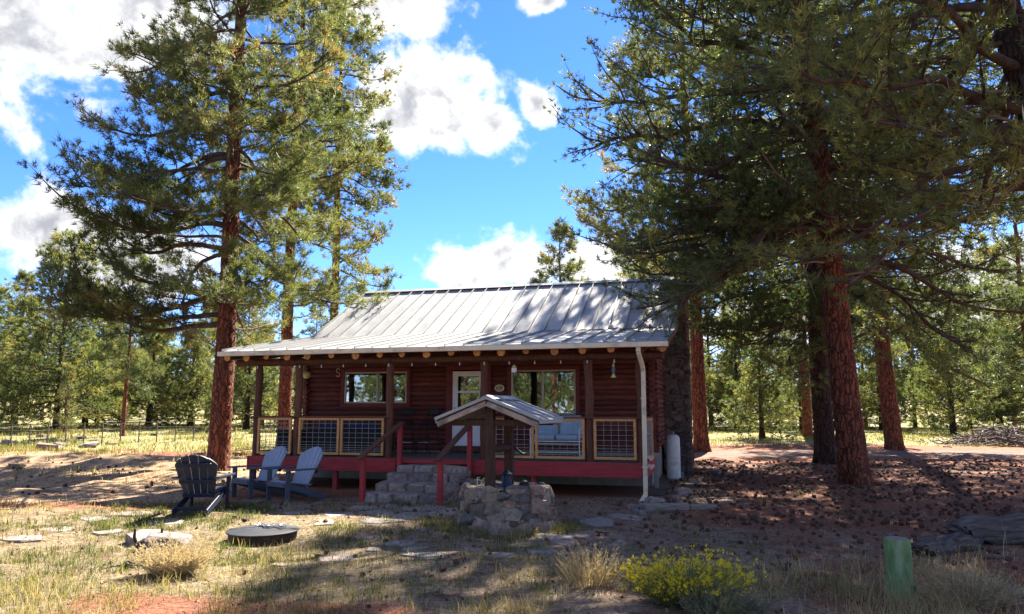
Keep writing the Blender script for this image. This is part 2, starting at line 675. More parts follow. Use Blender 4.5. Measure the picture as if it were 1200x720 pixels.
M['plaque'] = pmat('pale_brass_plaque', (.42, .38, .22), .45, metal=.3, var=.2, bump=.1)
M['orn_blue'] = pmat('blue_grey_tin', (.12, .14, .20), .5, var=.2, bump=.1)
M['green_tin'] = pmat('yellow_green_tin', (.42, .46, .16), .5, var=.2, bump=.1)
M['green_post'] = pmat('faded_green_paint', (.12, .22, .085), .65, var=.28, scale=7, bump=.9, bscale=9, c2=(.25, .32, .20), c2s=5, bdist=.05, stretch=(1.6, 1.6, .45))
M['glass'] = glass_mat()
M['stone'] = stone_mat('field_stone', [(.11, .095, .085), (.34, .26, .19), (.13, .115, .11), (.40, .33, .25), (.27, .165, .125), (.09, .085, .08), (.30, .275, .245), (.36, .235, .17)], bump=.35)
M['chimney_stone'] = stone_mat('chimney_stone', [(0.095, 0.074, 0.068), (0.176, 0.121, 0.095), (0.061, 0.057, 0.057), (0.216, 0.149, 0.115), (0.121, 0.081, 0.068)])
M['step_stone'] = stone_mat('step_stone', [(0.260, 0.211, 0.188), (0.423, 0.325, 0.276), (0.163, 0.146, 0.139), (0.390, 0.341, 0.309), (0.293, 0.195, 0.163)])
M['flag'] = stone_mat('flagstone', [(0.310, 0.265, 0.236), (0.380, 0.299, 0.253), (0.253, 0.230, 0.213), (0.402, 0.333, 0.287), (0.310, 0.218, 0.184)], bump=.35)
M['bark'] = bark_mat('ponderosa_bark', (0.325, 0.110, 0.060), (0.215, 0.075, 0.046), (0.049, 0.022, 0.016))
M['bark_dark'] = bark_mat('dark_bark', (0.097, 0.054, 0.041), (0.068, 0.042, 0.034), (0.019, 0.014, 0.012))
M['twig'] = pmat('branch_bark', (0.072, 0.052, 0.042), .9, var=.4, scale=6, bump=.4)
M['dead_wood'] = pmat('bare_grey_branch', (.24, .20, .17), .9, var=.3, scale=6, bump=.3)
M['needles'] = leaf_mat('pine_needles', [(0, (0.040, 0.060, 0.027)), (.45, (0.095, 0.118, 0.045)), (.8, (0.168, 0.182, 0.068)), (.965, (0.230, 0.200, 0.084)), (1, (0.324, 0.145, 0.059))], .40)
M['needles_dark'] = leaf_mat('dark_needles', [(0, (0.054, 0.084, 0.039)), (.5, (0.104, 0.140, 0.053)), (.85, (0.165, 0.192, 0.062)), (1, (0.321, 0.295, 0.094))], .36)
M['juniper'] = leaf_mat('juniper_sprays', [(0, (0.046, 0.071, 0.033)), (.5, (0.109, 0.136, 0.049)), (.85, (0.198, 0.204, 0.069)), (1, (0.287, 0.247, 0.081))], .42)
M['grass'] = leaf_mat('grass_blades', [(0, (.035, .058, .014)), (.3, (.085, .110, .022)), (.52, (.17, .155, .050)), (.75, (.30, .235, .120)), (1, (.42, .345, .20))], .4, .6)
M['litter'] = leaf_mat('fallen_needles', [(0, (0.074, 0.035, 0.023)), (.5, (0.169, 0.084, 0.054)), (.8, (0.284, 0.176, 0.115)), (1, (0.446, 0.351, 0.270))], .1, .8)
M['sage'] = leaf_mat('rabbitbrush_leaf', [(0, (.15, .15, .11)), (.45, (.20, .205, .085)), (.7, (.36, .34, .06)), (.85, (.70, .56, .03)), (1, (.80, .62, .03))], .3, .7)
M['straw'] = leaf_mat('dry_straw', [(0, (.20, .15, .095)), (.5, (.40, .31, .21)), (1, (.56, .47, .35))], .3, .7)
M['cone'] = pmat('pine_cone', (.085, .042, .028), .9, var=.4, scale=40, bump=.5, rand=.35)
M['stick'] = pmat('dead_stick', (.11, .085, .075), .9, var=.4, scale=9, bump=.3, rand=.4)


def ground_mat():
    m = bpy.data.materials.new('forest_floor')
    m.use_nodes = True
    t = NT(m.node_tree)
    geo = t.n('ShaderNodeNewGeometry')
    pos = geo.outputs['Position']

    def at(nm):
        a = t.n('ShaderNodeAttribute'); a.attribute_name = nm
        return a.outputs['Fac']
    n_f = t.noise(pos, 21, 7, .7)
    n_m = t.noise(pos, 3.6, 6, .62)
    n_c = t.noise(pos, .8, 4, .55)
    n_s = t.noise(pos, 55, 4, .7)
    duff = t.mix(t.smooth(n_f, .33, .68), (.135, .052, .031), (.36, .155, .092))
    duff = t.mix(t.smooth(n_s, .60, .72), duff, (.28, .19, .135))
    duff = t.mix(t.math('MULTIPLY', t.smooth(n_m, .5, .66), .55), duff, (.15, .110, .082))
    soil = t.mix(t.smooth(n_f, .33, .68), (.24, .150, .088), (.46, .325, .20))
    soil = t.mix(t.math('MULTIPLY', t.smooth(n_m, .50, .64), .7), soil, (.115, .062, .038))
    dust = t.mix(t.smooth(n_f, .35, .7), (.19, .130, .092), (.35, .262, .19))
    dust = t.mix(t.math('MULTIPLY', t.smooth(n_m, .52, .62), .8), dust, (.115, .052, .034))
    mead = t.mix(t.smooth(n_m, .35, .65), (.17, .17, .062), (.28, .24, .115))
    mead = t.mix(t.math('MULTIPLY', t.smooth(n_c, .5, .66), .6), mead, (.33, .26, .15))
    gras = t.mix(t.smooth(n_f, .35, .65), (.13, .10, .055), (.30, .245, .15))
    gras = t.mix(t.math('MULTIPLY', t.smooth(n_m, .48, .62), .6), gras, (.115, .060, .038))
    wob = t.math('MULTIPLY', t.math('SUBTRACT', t.noise(pos, 1.7, 6, .65), .5), 1.1)

    def wgt(nm):
        return t.smooth(t.math('ADD', at(nm), wob), .35, .65)
    c = duff
    c = t.mix(wgt('w_dust'), c, dust)
    c = t.mix(wgt('w_grass'), c, gras)
    c = t.mix(wgt('w_soil'), c, soil)
    c = t.mix(wgt('w_road'), c, t.mix(t.smooth(n_f, .3, .7), (.11, .095, .085), (.20, .18, .165)))
    c = t.mix(wgt('w_meadow'), c, mead)
    p = t.n('ShaderNodeBsdfPrincipled')
    t.link(c, p.inputs['Base Color'])
    p.inputs['Roughness'].default_value = .95
    p.inputs['Specular IOR Level'].default_value = .1
    b = t.n('ShaderNodeBump')
    b.inputs['Strength'].default_value = .9
    b.inputs['Distance'].default_value = .06
    h = t.math('ADD', t.math('MULTIPLY', n_f, .7), t.math('ADD', t.math('MULTIPLY', n_m, 1.1), t.math('MULTIPLY', n_s, .25)))
    t.link(h, b.inputs['Height'])
    t.link(b.outputs[0], p.inputs['Normal'])
    o = t.n('ShaderNodeOutputMaterial')
    t.link(p.outputs[0], o.inputs['Surface'])
    return m


M['ground'] = ground_mat()


# ------------------------------------------------------------------ ground
def zones(x, y):
    dx, dy = x - CO[0], y - CO[1]
    u = dx * CU[0] + dy * CU[1]
    w = {}
    w['w_soil'] = sstep(-x, 5.0, 6.8) * sstep(y, 12.8, 14.2) * (1 - sstep(y, 25.5, 28.5))
    w['w_grass'] = sstep(-x, .6, 2.6) * (1 - sstep(y, 12.0, 13.6)) * .85 + .55 * sstep(x, -2, -1) * (1 - sstep(x, 2.6, 4.0)) * sstep(y, 4.5, 6) * (1 - sstep(y, 9.4, 10.4)) * .8
    w['w_dust'] = sstep(x, -6, -4.5) * (1 - sstep(x, 2.4, 3.4)) * (1 - sstep(y, 14, 15.2)) * .72 + sstep(x, 2.6, 3.1) * (1 - sstep(x, 4.0, 4.8)) * sstep(y, 12.8, 13.6) * (1 - sstep(y, 18.5, 20)) * .85 + .5 * sstep(y, 7.6, 8.6) * (1 - sstep(y, 10.5, 11.5)) * sstep(x, 2.0, 3.0) * (1 - sstep(x, 6, 8))
    red = sstep(x, -4.6, -3.4) * (1 - sstep(x, -1.2, -.4)) * (1 - sstep(y + .25 * (x + 4), 6.9, 7.6))
    w['w_grass'] = w['w_grass'] * (1 - .8 * red)
    w['w_dust'] = w['w_dust'] * (1 - .8 * red)
    w['w_road'] = sstep(x, 4.5, 7) * sstep(y, 25, 27) * (1 - sstep(y, 30, 33)) * .52
    w['w_meadow'] = sstep(-x, -2, 2) * sstep(y, 27.5, 32) + sstep(x, -2, 2) * sstep(y, 32.5, 37)
    return w


def build_ground():
    ys = [-70, -50, -35, -24, -16, -10, -6, -3, -1, .5, 1.5, 2.4]
    y = 3.0
    while y < 60:
        ys.append(y); y *= 1.011
    while y < 2500:
        ys.append(y); y *= 1.09
    ys = np.array(ys)
    s = np.linspace(-1, 1, 321)
    xs = 34 * s + 120 * s ** 5 + 2300 * np.sign(s) * np.abs(s) ** 19
    X, Y = np.meshgrid(xs, ys)
    Z = terrain(X, Y)
    V = np.stack([X, Y, Z], -1).reshape(-1, 3)
    ny, nx = X.shape
    i = np.arange(ny * nx).reshape(ny, nx)
    Q = np.stack([i[:-1, :-1], i[:-1, 1:], i[1:, 1:], i[1:, :-1]], -1).reshape(-1, 4)
    z = zones(X.ravel(), Y.ravel())
    me = np_mesh('ground', V, quads=Q, mat=M['ground'], smooth=True, attrs=z)
    tag(link('ground', me), kind='structure')


build_ground()


# ------------------------------------------------------------------ trees
def tube_arrays(pts, rad, n):
    """pts (k,3), rad (k)"""
    k = len(pts)
    t = np.gradient(pts, axis=0)
    t /= np.linalg.norm(t, axis=1, keepdims=True) + 1e-9
    a = np.array([0, 0, 1.]) if abs(t[0, 2]) < .9 else np.array([1., 0, 0])
    x = np.cross(t, a); x /= np.linalg.norm(x, axis=1, keepdims=True) + 1e-9
    y = np.cross(t, x)
    an = np.arange(n) * 2 * np.pi / n
    V = pts[:, None, :] + (x[:, None, :] * np.cos(an)[None, :, None] + y[:, None, :] * np.sin(an)[None, :, None]) * rad[:, None, None]
    i = np.arange(k * n).reshape(k, n)
    j = np.roll(i, -1, axis=1)
    Q = np.stack([i[:-1], j[:-1], j[1:], i[1:]], -1).reshape(-1, 4)
    return V.reshape(-1, 3), Q


class Tubes:
    def __init__(self):
        self.V, self.Q, self.n = [], [], 0

    def add(self, pts, rad, n=5):
        V, Q = tube_arrays(np.asarray(pts, float), np.asarray(rad, float), n)
        self.V.append(V); self.Q.append(Q + self.n); self.n += len(V)

    def mesh(self, name, mat):
        return np_mesh(name, np.concatenate(self.V), quads=np.concatenate(self.Q), mat=mat, smooth=True)


def needle_mesh(name, pos, dirs, tint, L, wd, K, spread, g, mat):
    N = len(pos)
    d = np.repeat(dirs, K, 0) + g.normal(0, spread, (N * K, 3))
    d /= np.linalg.norm(d, axis=1, keepdims=True) + 1e-9
    base = np.repeat(pos, K, 0) + g.normal(0, L * .12, (N * K, 3))
    ln = L * g.uniform(.6, 1.15, (N * K, 1)) * np.repeat(g.uniform(.6, 1.3, (N, 1)), K, 0)
    s = np.cross(d, g.normal(0, 1, (N * K, 3)))
    s /= np.linalg.norm(s, axis=1, keepdims=True) + 1e-9
    V = np.stack([base - s * wd / 2, base + s * wd / 2, base + d * ln], 1).reshape(-1, 3)
    T = np.arange(N * K * 3).reshape(-1, 3)
    ti = np.clip(np.repeat(tint, K * 3) + np.repeat(g.normal(0, .05, N * K), 3), 0, 1)
    return np_mesh(name, V, tris=T, mat=mat, attrs={'tint': ti})


def unit(v):
    return v / (np.linalg.norm(v) + 1e-9)


def make_tree(seed, H, r0, cb, Rad, nl, L=.2, wd=.016, K=14, step=.22, spread=.75, shape=(.75, .9), lean=(0, 0), el=(-12, 45), bark='bark', leaf='needles',
              limbs=(), dead=(), dens=1.0, sub=1.0, bias=None, trunk_n=40, trunk_dz=.07, limb_n=6, tint=(.45, .18), stems=1, clump=0.0, droop=.10, open_=0.0):
    """meshes of one conifer, base at the origin: dict(trunk, branch, crown, dead)"""
    g = np.random.default_rng(seed)
    ph = g.uniform(0, 6.28, 4)

    def axis(z):
        z = np.asarray(z, float)
        wob = .04 * H * (z / H) * (1 - .5 * z / H)
        x = lean[0] * z / 10 + wob * .5 * np.sin(z * .35 + ph[0]) * .35
        y = lean[1] * z / 10 + wob * .5 * np.sin(z * .31 + ph[1]) * .35
        return np.stack([x, y, z], -1)

    def rad(z):
        z = np.asarray(z, float)
        return r0 * (np.clip(1 - z / H, 0.01, 1)) ** .75 + r0 * .26 * np.exp(-np.clip(z + .1, 0, 99) / .32)
    # trunk
    top = H * .97
    zz = np.concatenate([np.arange(-.35, min(top, 13), trunk_dz), np.arange(min(top, 13), top, .5), [top]])
    P = axis(zz)
    V, Q = tube_arrays(P, rad(zz), trunk_n)
    an = np.arctan2(V[:, 1] - np.repeat(P[:, 1], trunk_n), V[:, 0] - np.repeat(P[:, 0], trunk_n))
    root = 1 + .16 * np.exp(-np.clip(V[:, 2], 0, 9) / .35) * (np.sin(5 * an + ph[2]) + .6 * np.sin(3 * an + ph[3]))
    C = np.repeat(P, trunk_n, 0)
    V[:, :2] = C[:, :2] + (V[:, :2] - C[:, :2]) * root[:, None]
    out = {'trunk': np_mesh('trunk', V, quads=Q, mat=M[bark], smooth=True)}
    br = Tubes()
    pos, dirs, tn = [], [], []

    def branch(p0, az, elev, ln, rr, curl, k=9, sag=droop, tuft=True, subs=True):
        d = np.array([math.cos(az) * math.cos(elev), math.sin(az) * math.cos(elev), math.sin(elev)])
        pts = [p0]
        seg = ln / (k - 1)
        for i in range(1, k):
            f = i / (k - 1)
            d = unit(d + np.array([0, 0, (-sag if f < .55 else curl * .22)]) + g.normal(0, .15, 3))
            pts.append(pts[-1] + d * seg)
        pts = np.array(pts)
        br.add(pts, np.linspace(rr, rr * .18 + .004, k), limb_n)
        if not subs:
            return
        base_t = float(np.clip(g.normal(tint[0], tint[1]), 0, .82))
        n2 = max(3, int(ln * 2.6 * sub))
        for s in range(n2):
            f = .16 + .84 * (s + g.uniform(.1, .9)) / n2
            f = min(f, .99)
            x = f * (k - 1); i = int(x)
            p = pts[i] + (pts[i + 1] - pts[i]) * (x - i)
            t = unit(pts[i + 1] - pts[i])
            side = unit(np.cross(t, [0, 0, 1])) * (1 if s % 2 else -1)
            a = g.uniform(.5, 1.15)
            d2 = unit(t * math.cos(a) + side * math.sin(a) + np.array([0, 0, g.normal(.12, .22)]))
            l2 = ln * (.46 - .22 * f) * g.uniform(.6, 1.25) + .18
            if g.random() < open_:
                continue
            q = [p]
            dd = d2
            for _ in range(4):
                dd = unit(dd + np.array([0, 0, .08]) + g.normal(0, .14, 3))
                q.append(q[-1] + dd * l2 / 4)
            q = np.array(q)
            br.add(q, np.linspace(rr * .30 + .004, .005, 5), 3)
            if not tuft:
                continue
            m = max(3, int(l2 / step * dens))
            ff = np.clip(g.uniform(.22, 1.06, m), 0, 1.0) * 4 - 1e-4
            ii = np.minimum(ff.astype(int), 3)
            pp = q[ii] + (q[ii + 1] - q[ii]) * (ff - ii)[:, None]
            off = g.normal(0, .6 * step + clump, (m, 3)) * (1, 1, .7)
            pos.append(pp + off)
            dirs.append(np.tile(dd * .55 + np.array([0, 0, .25]), (m, 1)) + off * 1.2)
            tn.append(np.clip(base_t + g.normal(0, .12, m), 0, 1))
        # the tip
        m = max(3, int(4 * dens))
        pos.append(np.repeat(pts[-1:], m, 0) + g.normal(0, step * .6, (m, 3)))
        dirs.append(np.tile(d, (m, 1)))
        tn.append(np.clip(base_t + g.normal(.05, .1, m), 0, 1))

    GA = 2.39996
    for i in range(nl):
        t = (i + g.uniform(0, 1)) / nl
        z = cb + (H * .985 - cb) * t
        prof = (1 - t) ** shape[0] * (shape[1] + (1 - shape[1]) * min(1, t * 5)) + .05
        az = i * GA + g.normal(0, .35)
        ln = Rad * prof * g.uniform(.62, 1.12)
        if bias is not None:
            ln *= 1 + bias[1] * math.cos(az - bias[0])
        e = R(el[0] + (el[1] - el[0]) * t + g.normal(0, 7))
        p0 = axis(np.array([z]))[0]
        branch(p0, az, e, max(.4, ln), min(.10, .012 + .014 * ln), g.uniform(.3, 1.1))
    for (z, az, e, ln, sg, cu) in limbs:
        branch(axis(np.array([z]))[0], R(az), R(e), ln, .02 + .016 * ln, cu, k=11, sag=sg)
    out['branch'] = br.mesh('branches', M['twig'])
    pos = np.concatenate(pos); dirs = np.concatenate(dirs); tn = np.concatenate(tn)
    dirs = dirs / (np.linalg.norm(dirs, axis=1, keepdims=True) + 1e-9)
    out['crown'] = needle_mesh('crown', pos, dirs, tn, L, wd, K, spread, g, M[leaf])
    if dead:
        out['dead'] = []
        for (z, az, e, ln) in dead:
            db = Tubes()
            k = 8
            d = np.array([math.cos(R(az)) * math.cos(R(e)), math.sin(R(az)) * math.cos(R(e)), math.sin(R(e))])
            p = [axis(np.array([z]))[0]]
            for _ in range(k - 1):
                d = unit(d + g.normal(0, .17, 3))
                p.append(p[-1] + d * ln / (k - 1))
            p = np.array(p)
            db.add(p, np.linspace(.012 + ln * .009, .005, k), 5)
            for s in range(int(ln * 2.5)):
                i = int(g.integers(2, k - 1))
                d2 = unit(unit(p[i] - p[i - 1]) + g.normal(0, .6, 3))
                q = np.array([p[i], p[i] + d2 * .15 * ln, p[i] + d2 * .25 * ln + g.normal(0, .05 * ln, 3)])
                db.add(q, [.008, .006, .003], 3)
            out['dead'].append(db.mesh('dead_branch', M['dead_wood']))
    return out


def place_tree(name, ms, x, y, label, cat='tree', group=None, rz=0., s=1., sz=None):
    t = empty(name, (x, y, gz(x, y) - .03), rz)
    t.scale = (s, s, sz or s)
    tag(t, label, cat, group)
    link('trunk', ms['trunk'], t)
    link('branches', ms['branch'], t)
    link('crown', ms['crown'], t)
    if 'dead' in ms:
        for me in ms['dead']:
            link('dead_branch', me, t)
    return t


def px_at(px, d):
    return (px - 600) / F * d * 1.0


# --- the ponderosas beside the cabin
ms = make_tree(3, 23, .31, 5.8, 4.5, 112, L=.23, wd=.022, K=16, step=.20, dens=2.9, shape=(.55, .95), bias=(math.pi, .10), limbs=[
    (4.6, 184, 2, 4.4, .05, .5), (4.4, 192, -2, 4.6, .04, .5), (4.9, 205, 4, 4.6, .04, .6), (5.3, 176, 4, 4.8, .05, .5), (6.6, 178, 6, 4.5, .06, .7), (7.3, 195, 10, 4.6, .05, .6), (9.4, 180, 12, 4.2, .05, .5),
    (10.2, 170, 16, 4.4, .05, .6), (11.6, 185, 14, 3.9, .05, .5), (5.1, 280, 0, 2.4, .05, .9), (13, 170, 20, 3.6, .05, .6)],
    dead=[(3.6, 200, 10, 2.2), (2.9, 160, 20, 1.0), (4.2, 20, 10, 2.2), (4.9, 350, 14, 2.6)], tint=(.56, .2), open_=.04, el=(-8, 45))
place_tree('ponderosa_pine', ms, -8.46, 21.3, 'tall ponderosa pine with long drooping limbs, its red trunk just left of the porch', cat='pine tree')
ms = make_tree(8, 25, .28, 9.4, 3.3, 74, L=.26, wd=.034, K=13, step=.25, dens=3.0, shape=(.55, .9),
               dead=[(5.5, 0, 10, 2.4), (6.4, 20, 20, 2.2), (4.8, 170, 5, 2.0)], tint=(.62, .18))
place_tree('ponderosa_pine', ms, px_at(336, 30), 30, 'slim ponderosa pine standing behind the half bay at the porch end', cat='pine tree', rz=.6)
ms = make_tree(14, 27, .25, 11.5, 3.3, 64, L=.27, wd=.036, K=13, step=.28, dens=3.4, shape=(.42, .8), limbs=[(9.2, 345, 2, 3.2, .05, .7), (8.6, 10, -4, 2.8, .04, .7), (9.8, 30, 6, 2.8, .04, .7), (8.9, 320, 0, 2.6, .04, .7), (14.2, 350, 5, 3.2, .05, .7), (15, 15, 5, 3.0, .05, .8)],
               dead=[(7.0, 20, 12, 2.4), (10.6, 190, 10, 2.2), (6.2, 200, 12, 2.0)], tint=(.62, .18), open_=.06)
place_tree('ponderosa_pine', ms, px_at(389, 36), 36, 'ponderosa rising behind the metal roof, bare trunk between two foliage masses', cat='pine tree')

# --- the dark stand on the other side of the cabin
ms = make_tree(21, 20, .34, 6.4, 5.6, 130, L=.15, wd=.026, K=11, step=.17, limb_n=4, dens=1.7, open_=.08, spread=.85, shape=(.42, .95), leaf='needles_dark', bark='bark', tint=(.45, .22), lean=(-.5, 0),
               limbs=[(6.6, 178, -22, 4.0, .03, .1), (6.9, 184, -25, 4.4, .02, .1), (6.7, 172, -23, 3.8, .02, .1), (7.2, 180, -16, 4.3, .03, .1), (6.9, 187, -17, 4.6, .03, .1), (7.0, 173, -15, 4.2, .03, .2), (7.6, 183, -18, 4.8, .03, .1), (7.0, 184, -10, 5.8, .05, .1), (6.6, 192, -14, 5.6, .05, .1), (6.4, 178, -12, 5.2, .04, .2), (6.2, 205, -8, 4.6, .06, .4), (10.6, 176, 14, 6.3, .05, .4), (12.6, 184, 20, 6.0, .05, .4), (9, 200, 8, 6.0, .05, .4), (7.2, 170, 4, 5.4, .06, .4), (8.6, 190, 8, 6.0, .05, .4), (6.4, -15, -4, 5.0, .10, .3), (5.6, -30, -8, 4.4, .10, .3),
                      (7.4, 10, 0, 5.2, .08, .4), (9.8, 182, 12, 6.2, .05, .4), (11.5, 188, 16, 6.2, .05, .4), (5.3, 20, -5, 4.0, .10, .3), (6.0, 250, 0, 4.4, .06, .5)],
               dead=[(4.7, 10, 12, 2.2), (5.0, 340, 14, 2.8), (6.5, 230, 10, 4.2), (8, 250, 10, 4.6), (9, 280, 5, 4.6), (7, 300, 0, 4.4), (5.4, 200, -5, 2.4), (10, 240, 0, 4.8)], droop=.08, sub=1.25)
place_tree('ponderosa_pine', ms, 8.14, 17.6, 'big conifer with a broad orange-red trunk and dense dark crown, standing on cone-strewn ground', cat='pine tree')
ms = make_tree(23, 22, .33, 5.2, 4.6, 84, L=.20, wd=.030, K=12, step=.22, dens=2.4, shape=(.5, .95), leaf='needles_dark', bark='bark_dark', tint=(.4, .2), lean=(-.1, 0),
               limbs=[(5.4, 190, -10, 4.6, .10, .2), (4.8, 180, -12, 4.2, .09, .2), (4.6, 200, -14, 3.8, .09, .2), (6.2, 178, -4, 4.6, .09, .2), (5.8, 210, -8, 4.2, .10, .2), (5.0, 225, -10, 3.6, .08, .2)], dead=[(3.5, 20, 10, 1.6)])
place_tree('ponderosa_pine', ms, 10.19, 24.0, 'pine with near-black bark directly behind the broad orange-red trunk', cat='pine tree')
ms = make_tree(27, 24, .36, 5.6, 5.0, 80, L=.24, wd=.038, K=11, step=.26, dens=2.6, shape=(.5, .95), leaf='needles_dark', tint=(.5, .2), lean=(-.5, 0),
               limbs=[(6.0, -10, -14, 5.6, .10, .2), (5.4, -25, -14, 5.0, .09, .2), (6.6, 5, -8, 5.6, .10, .2), (5.2, 200, -8, 4.2, .08, .3), (5.6, 15, -14, 4.6, .08, .2)], dead=[(4.6, 190, 8, 2.4), (7, 10, 0, 4)])
place_tree('ponderosa_pine', ms, 16.4, 31.6, 'orange-barked pine with low drooping dark limbs, standing at the edge of the grey track', cat='pine tree')
ms = make_tree(31, 24, .30, 7.4, 4.5, 80, L=.26, wd=.034, K=12, step=.25, dens=3.0, shape=(.5, .9), tint=(.62, .2), limbs=[(7.6, 190, 0, 4.6, .05, .6), (9, 175, 5, 4.8, .05, .6), (10.5, 185, 10, 4.8, .05, .6), (7.8, 250, 0, 3.6, .05, .6), (8.5, 330, 0, 4.0, .05, .6)],
               dead=[(6, 0, 10, 2.4), (6.8, 190, 8, 2.6), (5.2, 30, 10, 1.8)], lean=(-.1, 0), open_=.04)
place_tree('ponderosa_pine', ms, 7.6, 29.6, 'straight red-trunked pine with a sunlit crown, standing beyond the stone chimney', cat='pine tree')
place_tree('ponderosa_pine', ms, 17.0, 42.3, 'slender orange trunk standing between the dark-barked pine and the round juniper bush', cat='pine tree', rz=2.1, s=.92)
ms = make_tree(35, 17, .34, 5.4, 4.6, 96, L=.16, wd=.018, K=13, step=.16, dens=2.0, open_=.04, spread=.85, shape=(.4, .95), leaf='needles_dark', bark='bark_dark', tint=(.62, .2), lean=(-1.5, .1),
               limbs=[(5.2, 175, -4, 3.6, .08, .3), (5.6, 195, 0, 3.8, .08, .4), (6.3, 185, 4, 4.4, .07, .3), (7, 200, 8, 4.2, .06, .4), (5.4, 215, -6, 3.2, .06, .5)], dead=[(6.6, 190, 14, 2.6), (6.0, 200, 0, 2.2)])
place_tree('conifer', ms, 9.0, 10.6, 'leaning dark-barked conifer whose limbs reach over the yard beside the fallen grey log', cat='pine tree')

# --- background trees: five kinds, copied
BG = {
    'pine_a': make_tree(41, 15, .2, 3.4, 3.3, 52, L=.44, wd=.048, K=14, step=.34, dens=2.6, shape=(.6, .9), tint=(.60, .2), trunk_n=10, trunk_dz=.3, limb_n=4, sub=.8),
    'pine_b': make_tree(42, 18, .22, 5.0, 3.2, 50, L=.44, wd=.048, K=14, step=.34, dens=2.6, shape=(.5, .85), tint=(.50, .2), trunk_n=10, trunk_dz=.3, limb_n=4, sub=.8, open_=.06),
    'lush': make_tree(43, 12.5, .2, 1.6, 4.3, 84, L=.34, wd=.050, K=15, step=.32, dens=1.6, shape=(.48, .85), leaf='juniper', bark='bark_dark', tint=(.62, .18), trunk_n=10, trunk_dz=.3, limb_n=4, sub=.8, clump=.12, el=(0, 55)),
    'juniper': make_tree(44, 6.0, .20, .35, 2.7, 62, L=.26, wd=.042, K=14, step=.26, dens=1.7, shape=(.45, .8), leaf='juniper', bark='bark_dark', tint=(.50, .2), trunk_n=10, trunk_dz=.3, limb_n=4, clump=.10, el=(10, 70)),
    'young': make_tree(45, 7.5, .11, .8, 1.7, 44, L=.30, wd=.055, K=9, step=.26, dens=1.7, shape=(.8, .95), tint=(.72, .15), trunk_n=8, trunk_dz=.3, limb_n=4),
}


def bg_tree(kind, x, y, s, rz, label, group=None, name='conifer', cat='tree', sz=None):
    return place_tree(name, BG[kind], x, y, label, cat, group, rz, s, sz)


bg_tree('lush', px_at(72, 50), 50, 1.06, .3, 'full round-topped evergreen at the far side of the left meadow')
bg_tree('pine_b', px_at(150, 42), 42, .62, 1.2, 'thin dark open pine between the round-topped evergreen and the red trunk')
bg_tree('young', px_at(88, 46), 45.5, .55, 2.2, 'small bright young pine standing alone in the meadow grass', name='young_pine')
bg_tree('pine_a', px_at(658, 46), 46, .90, .5, 'pointed pine showing its top above the roof ridge', name='pine_tree', cat='pine tree')
bg_tree('juniper', px_at(889, 41), 41, .80, .8, 'round multi-stemmed juniper bush at the edge of the clearing', name='juniper_bush', cat='shrub')
bg_tree('juniper', px_at(1110, 46), 46, 1.0, 2.8, 'wide olive-green juniper just behind the brush pile', name='juniper_bush', cat='shrub')
bg_tree('pine_b', px_at(1205, 36), 36, .86, 3.4, 'sunlit pine with tiered limbs rising behind the brush pile', name='pine_tree', cat='pine tree')
spots = [  # picture x, distance, kind, scale
    (10, 56, 'pine_a', .78), (34, 62, 'juniper', 1.2), (112, 58, 'juniper', 1.15), (132, 66, 'lush', .85), (185, 60, 'juniper', 1.3), (205, 70, 'pine_a', .75), (170, 74, 'lush', .85),
    (232, 56, 'juniper', 1.05), (290, 52, 'juniper', 1.25), (300, 64, 'lush', .9), (318, 58, 'pine_a', .62), (352, 60, 'lush', .75), (410, 66, 'lush', .95), (425, 58, 'pine_a', .66),
    (-30, 50, 'lush', .95), (-60, 60, 'pine_b', .9), (455, 72, 'pine_a', .8), (262, 78, 'pine_b', .8), (60, 80, 'pine_b', .85),
    (705, 56, 'pine_a', .95), (735, 64, 'pine_b', .95), (768, 52, 'lush', .9), (838, 62, 'lush', 1.0), (856, 54, 'juniper', 1.2), (872, 72, 'pine_a', .85), (915, 60, 'lush', .8), (930, 50, 'juniper', .95),
    (985, 58, 'juniper', 1.1), (1010, 66, 'pine_a', .85), (1030, 54, 'lush', .72), (1075, 60, 'lush', .9), (1095, 70, 'pine_b', .8), (1140, 58, 'lush', .95), (1165, 50, 'juniper', 1.1), (1190, 62, 'pine_a', .9), (1240, 54, 'lush', 1.0), (1275, 46, 'pine_a', .9),
    (1000, 84, 'pine_b', .85), (1125, 88, 'pine_b', .9)]
LBL = {'pine_a': 'sunlit pine in the tree line beyond the clearing', 'pine_b': 'tall open pine in the tree line beyond the clearing',
       'lush': 'bushy light green evergreen in the tree line beyond the clearing', 'juniper': 'low round juniper at the foot of the tree line beyond the clearing'}
for (px, d, k, s) in spots:
    bg_tree(k, px_at(px, d) + rnd.uniform(-.6, .6), d + rnd.uniform(-2, 2), s * rnd.uniform(.8, 1.12), rnd.uniform(0, 6.28), LBL[k], 'tree line: ' + k.replace('_', ' '), sz=s * rnd.uniform(.7, 1.15))
for i in range(46):                                        # the wood going on behind
    d = rnd.uniform(92, 170)
    k = rnd.choice(['pine_a', 'pine_b', 'lush'])
    bg_tree(k, px_at(-80 + i * 30 + rnd.uniform(-14, 14), d), d, rnd.uniform(.75, 1.0), rnd.uniform(0, 6.28), 'distant conifer deep in the wood behind the tree line', 'distant wood')
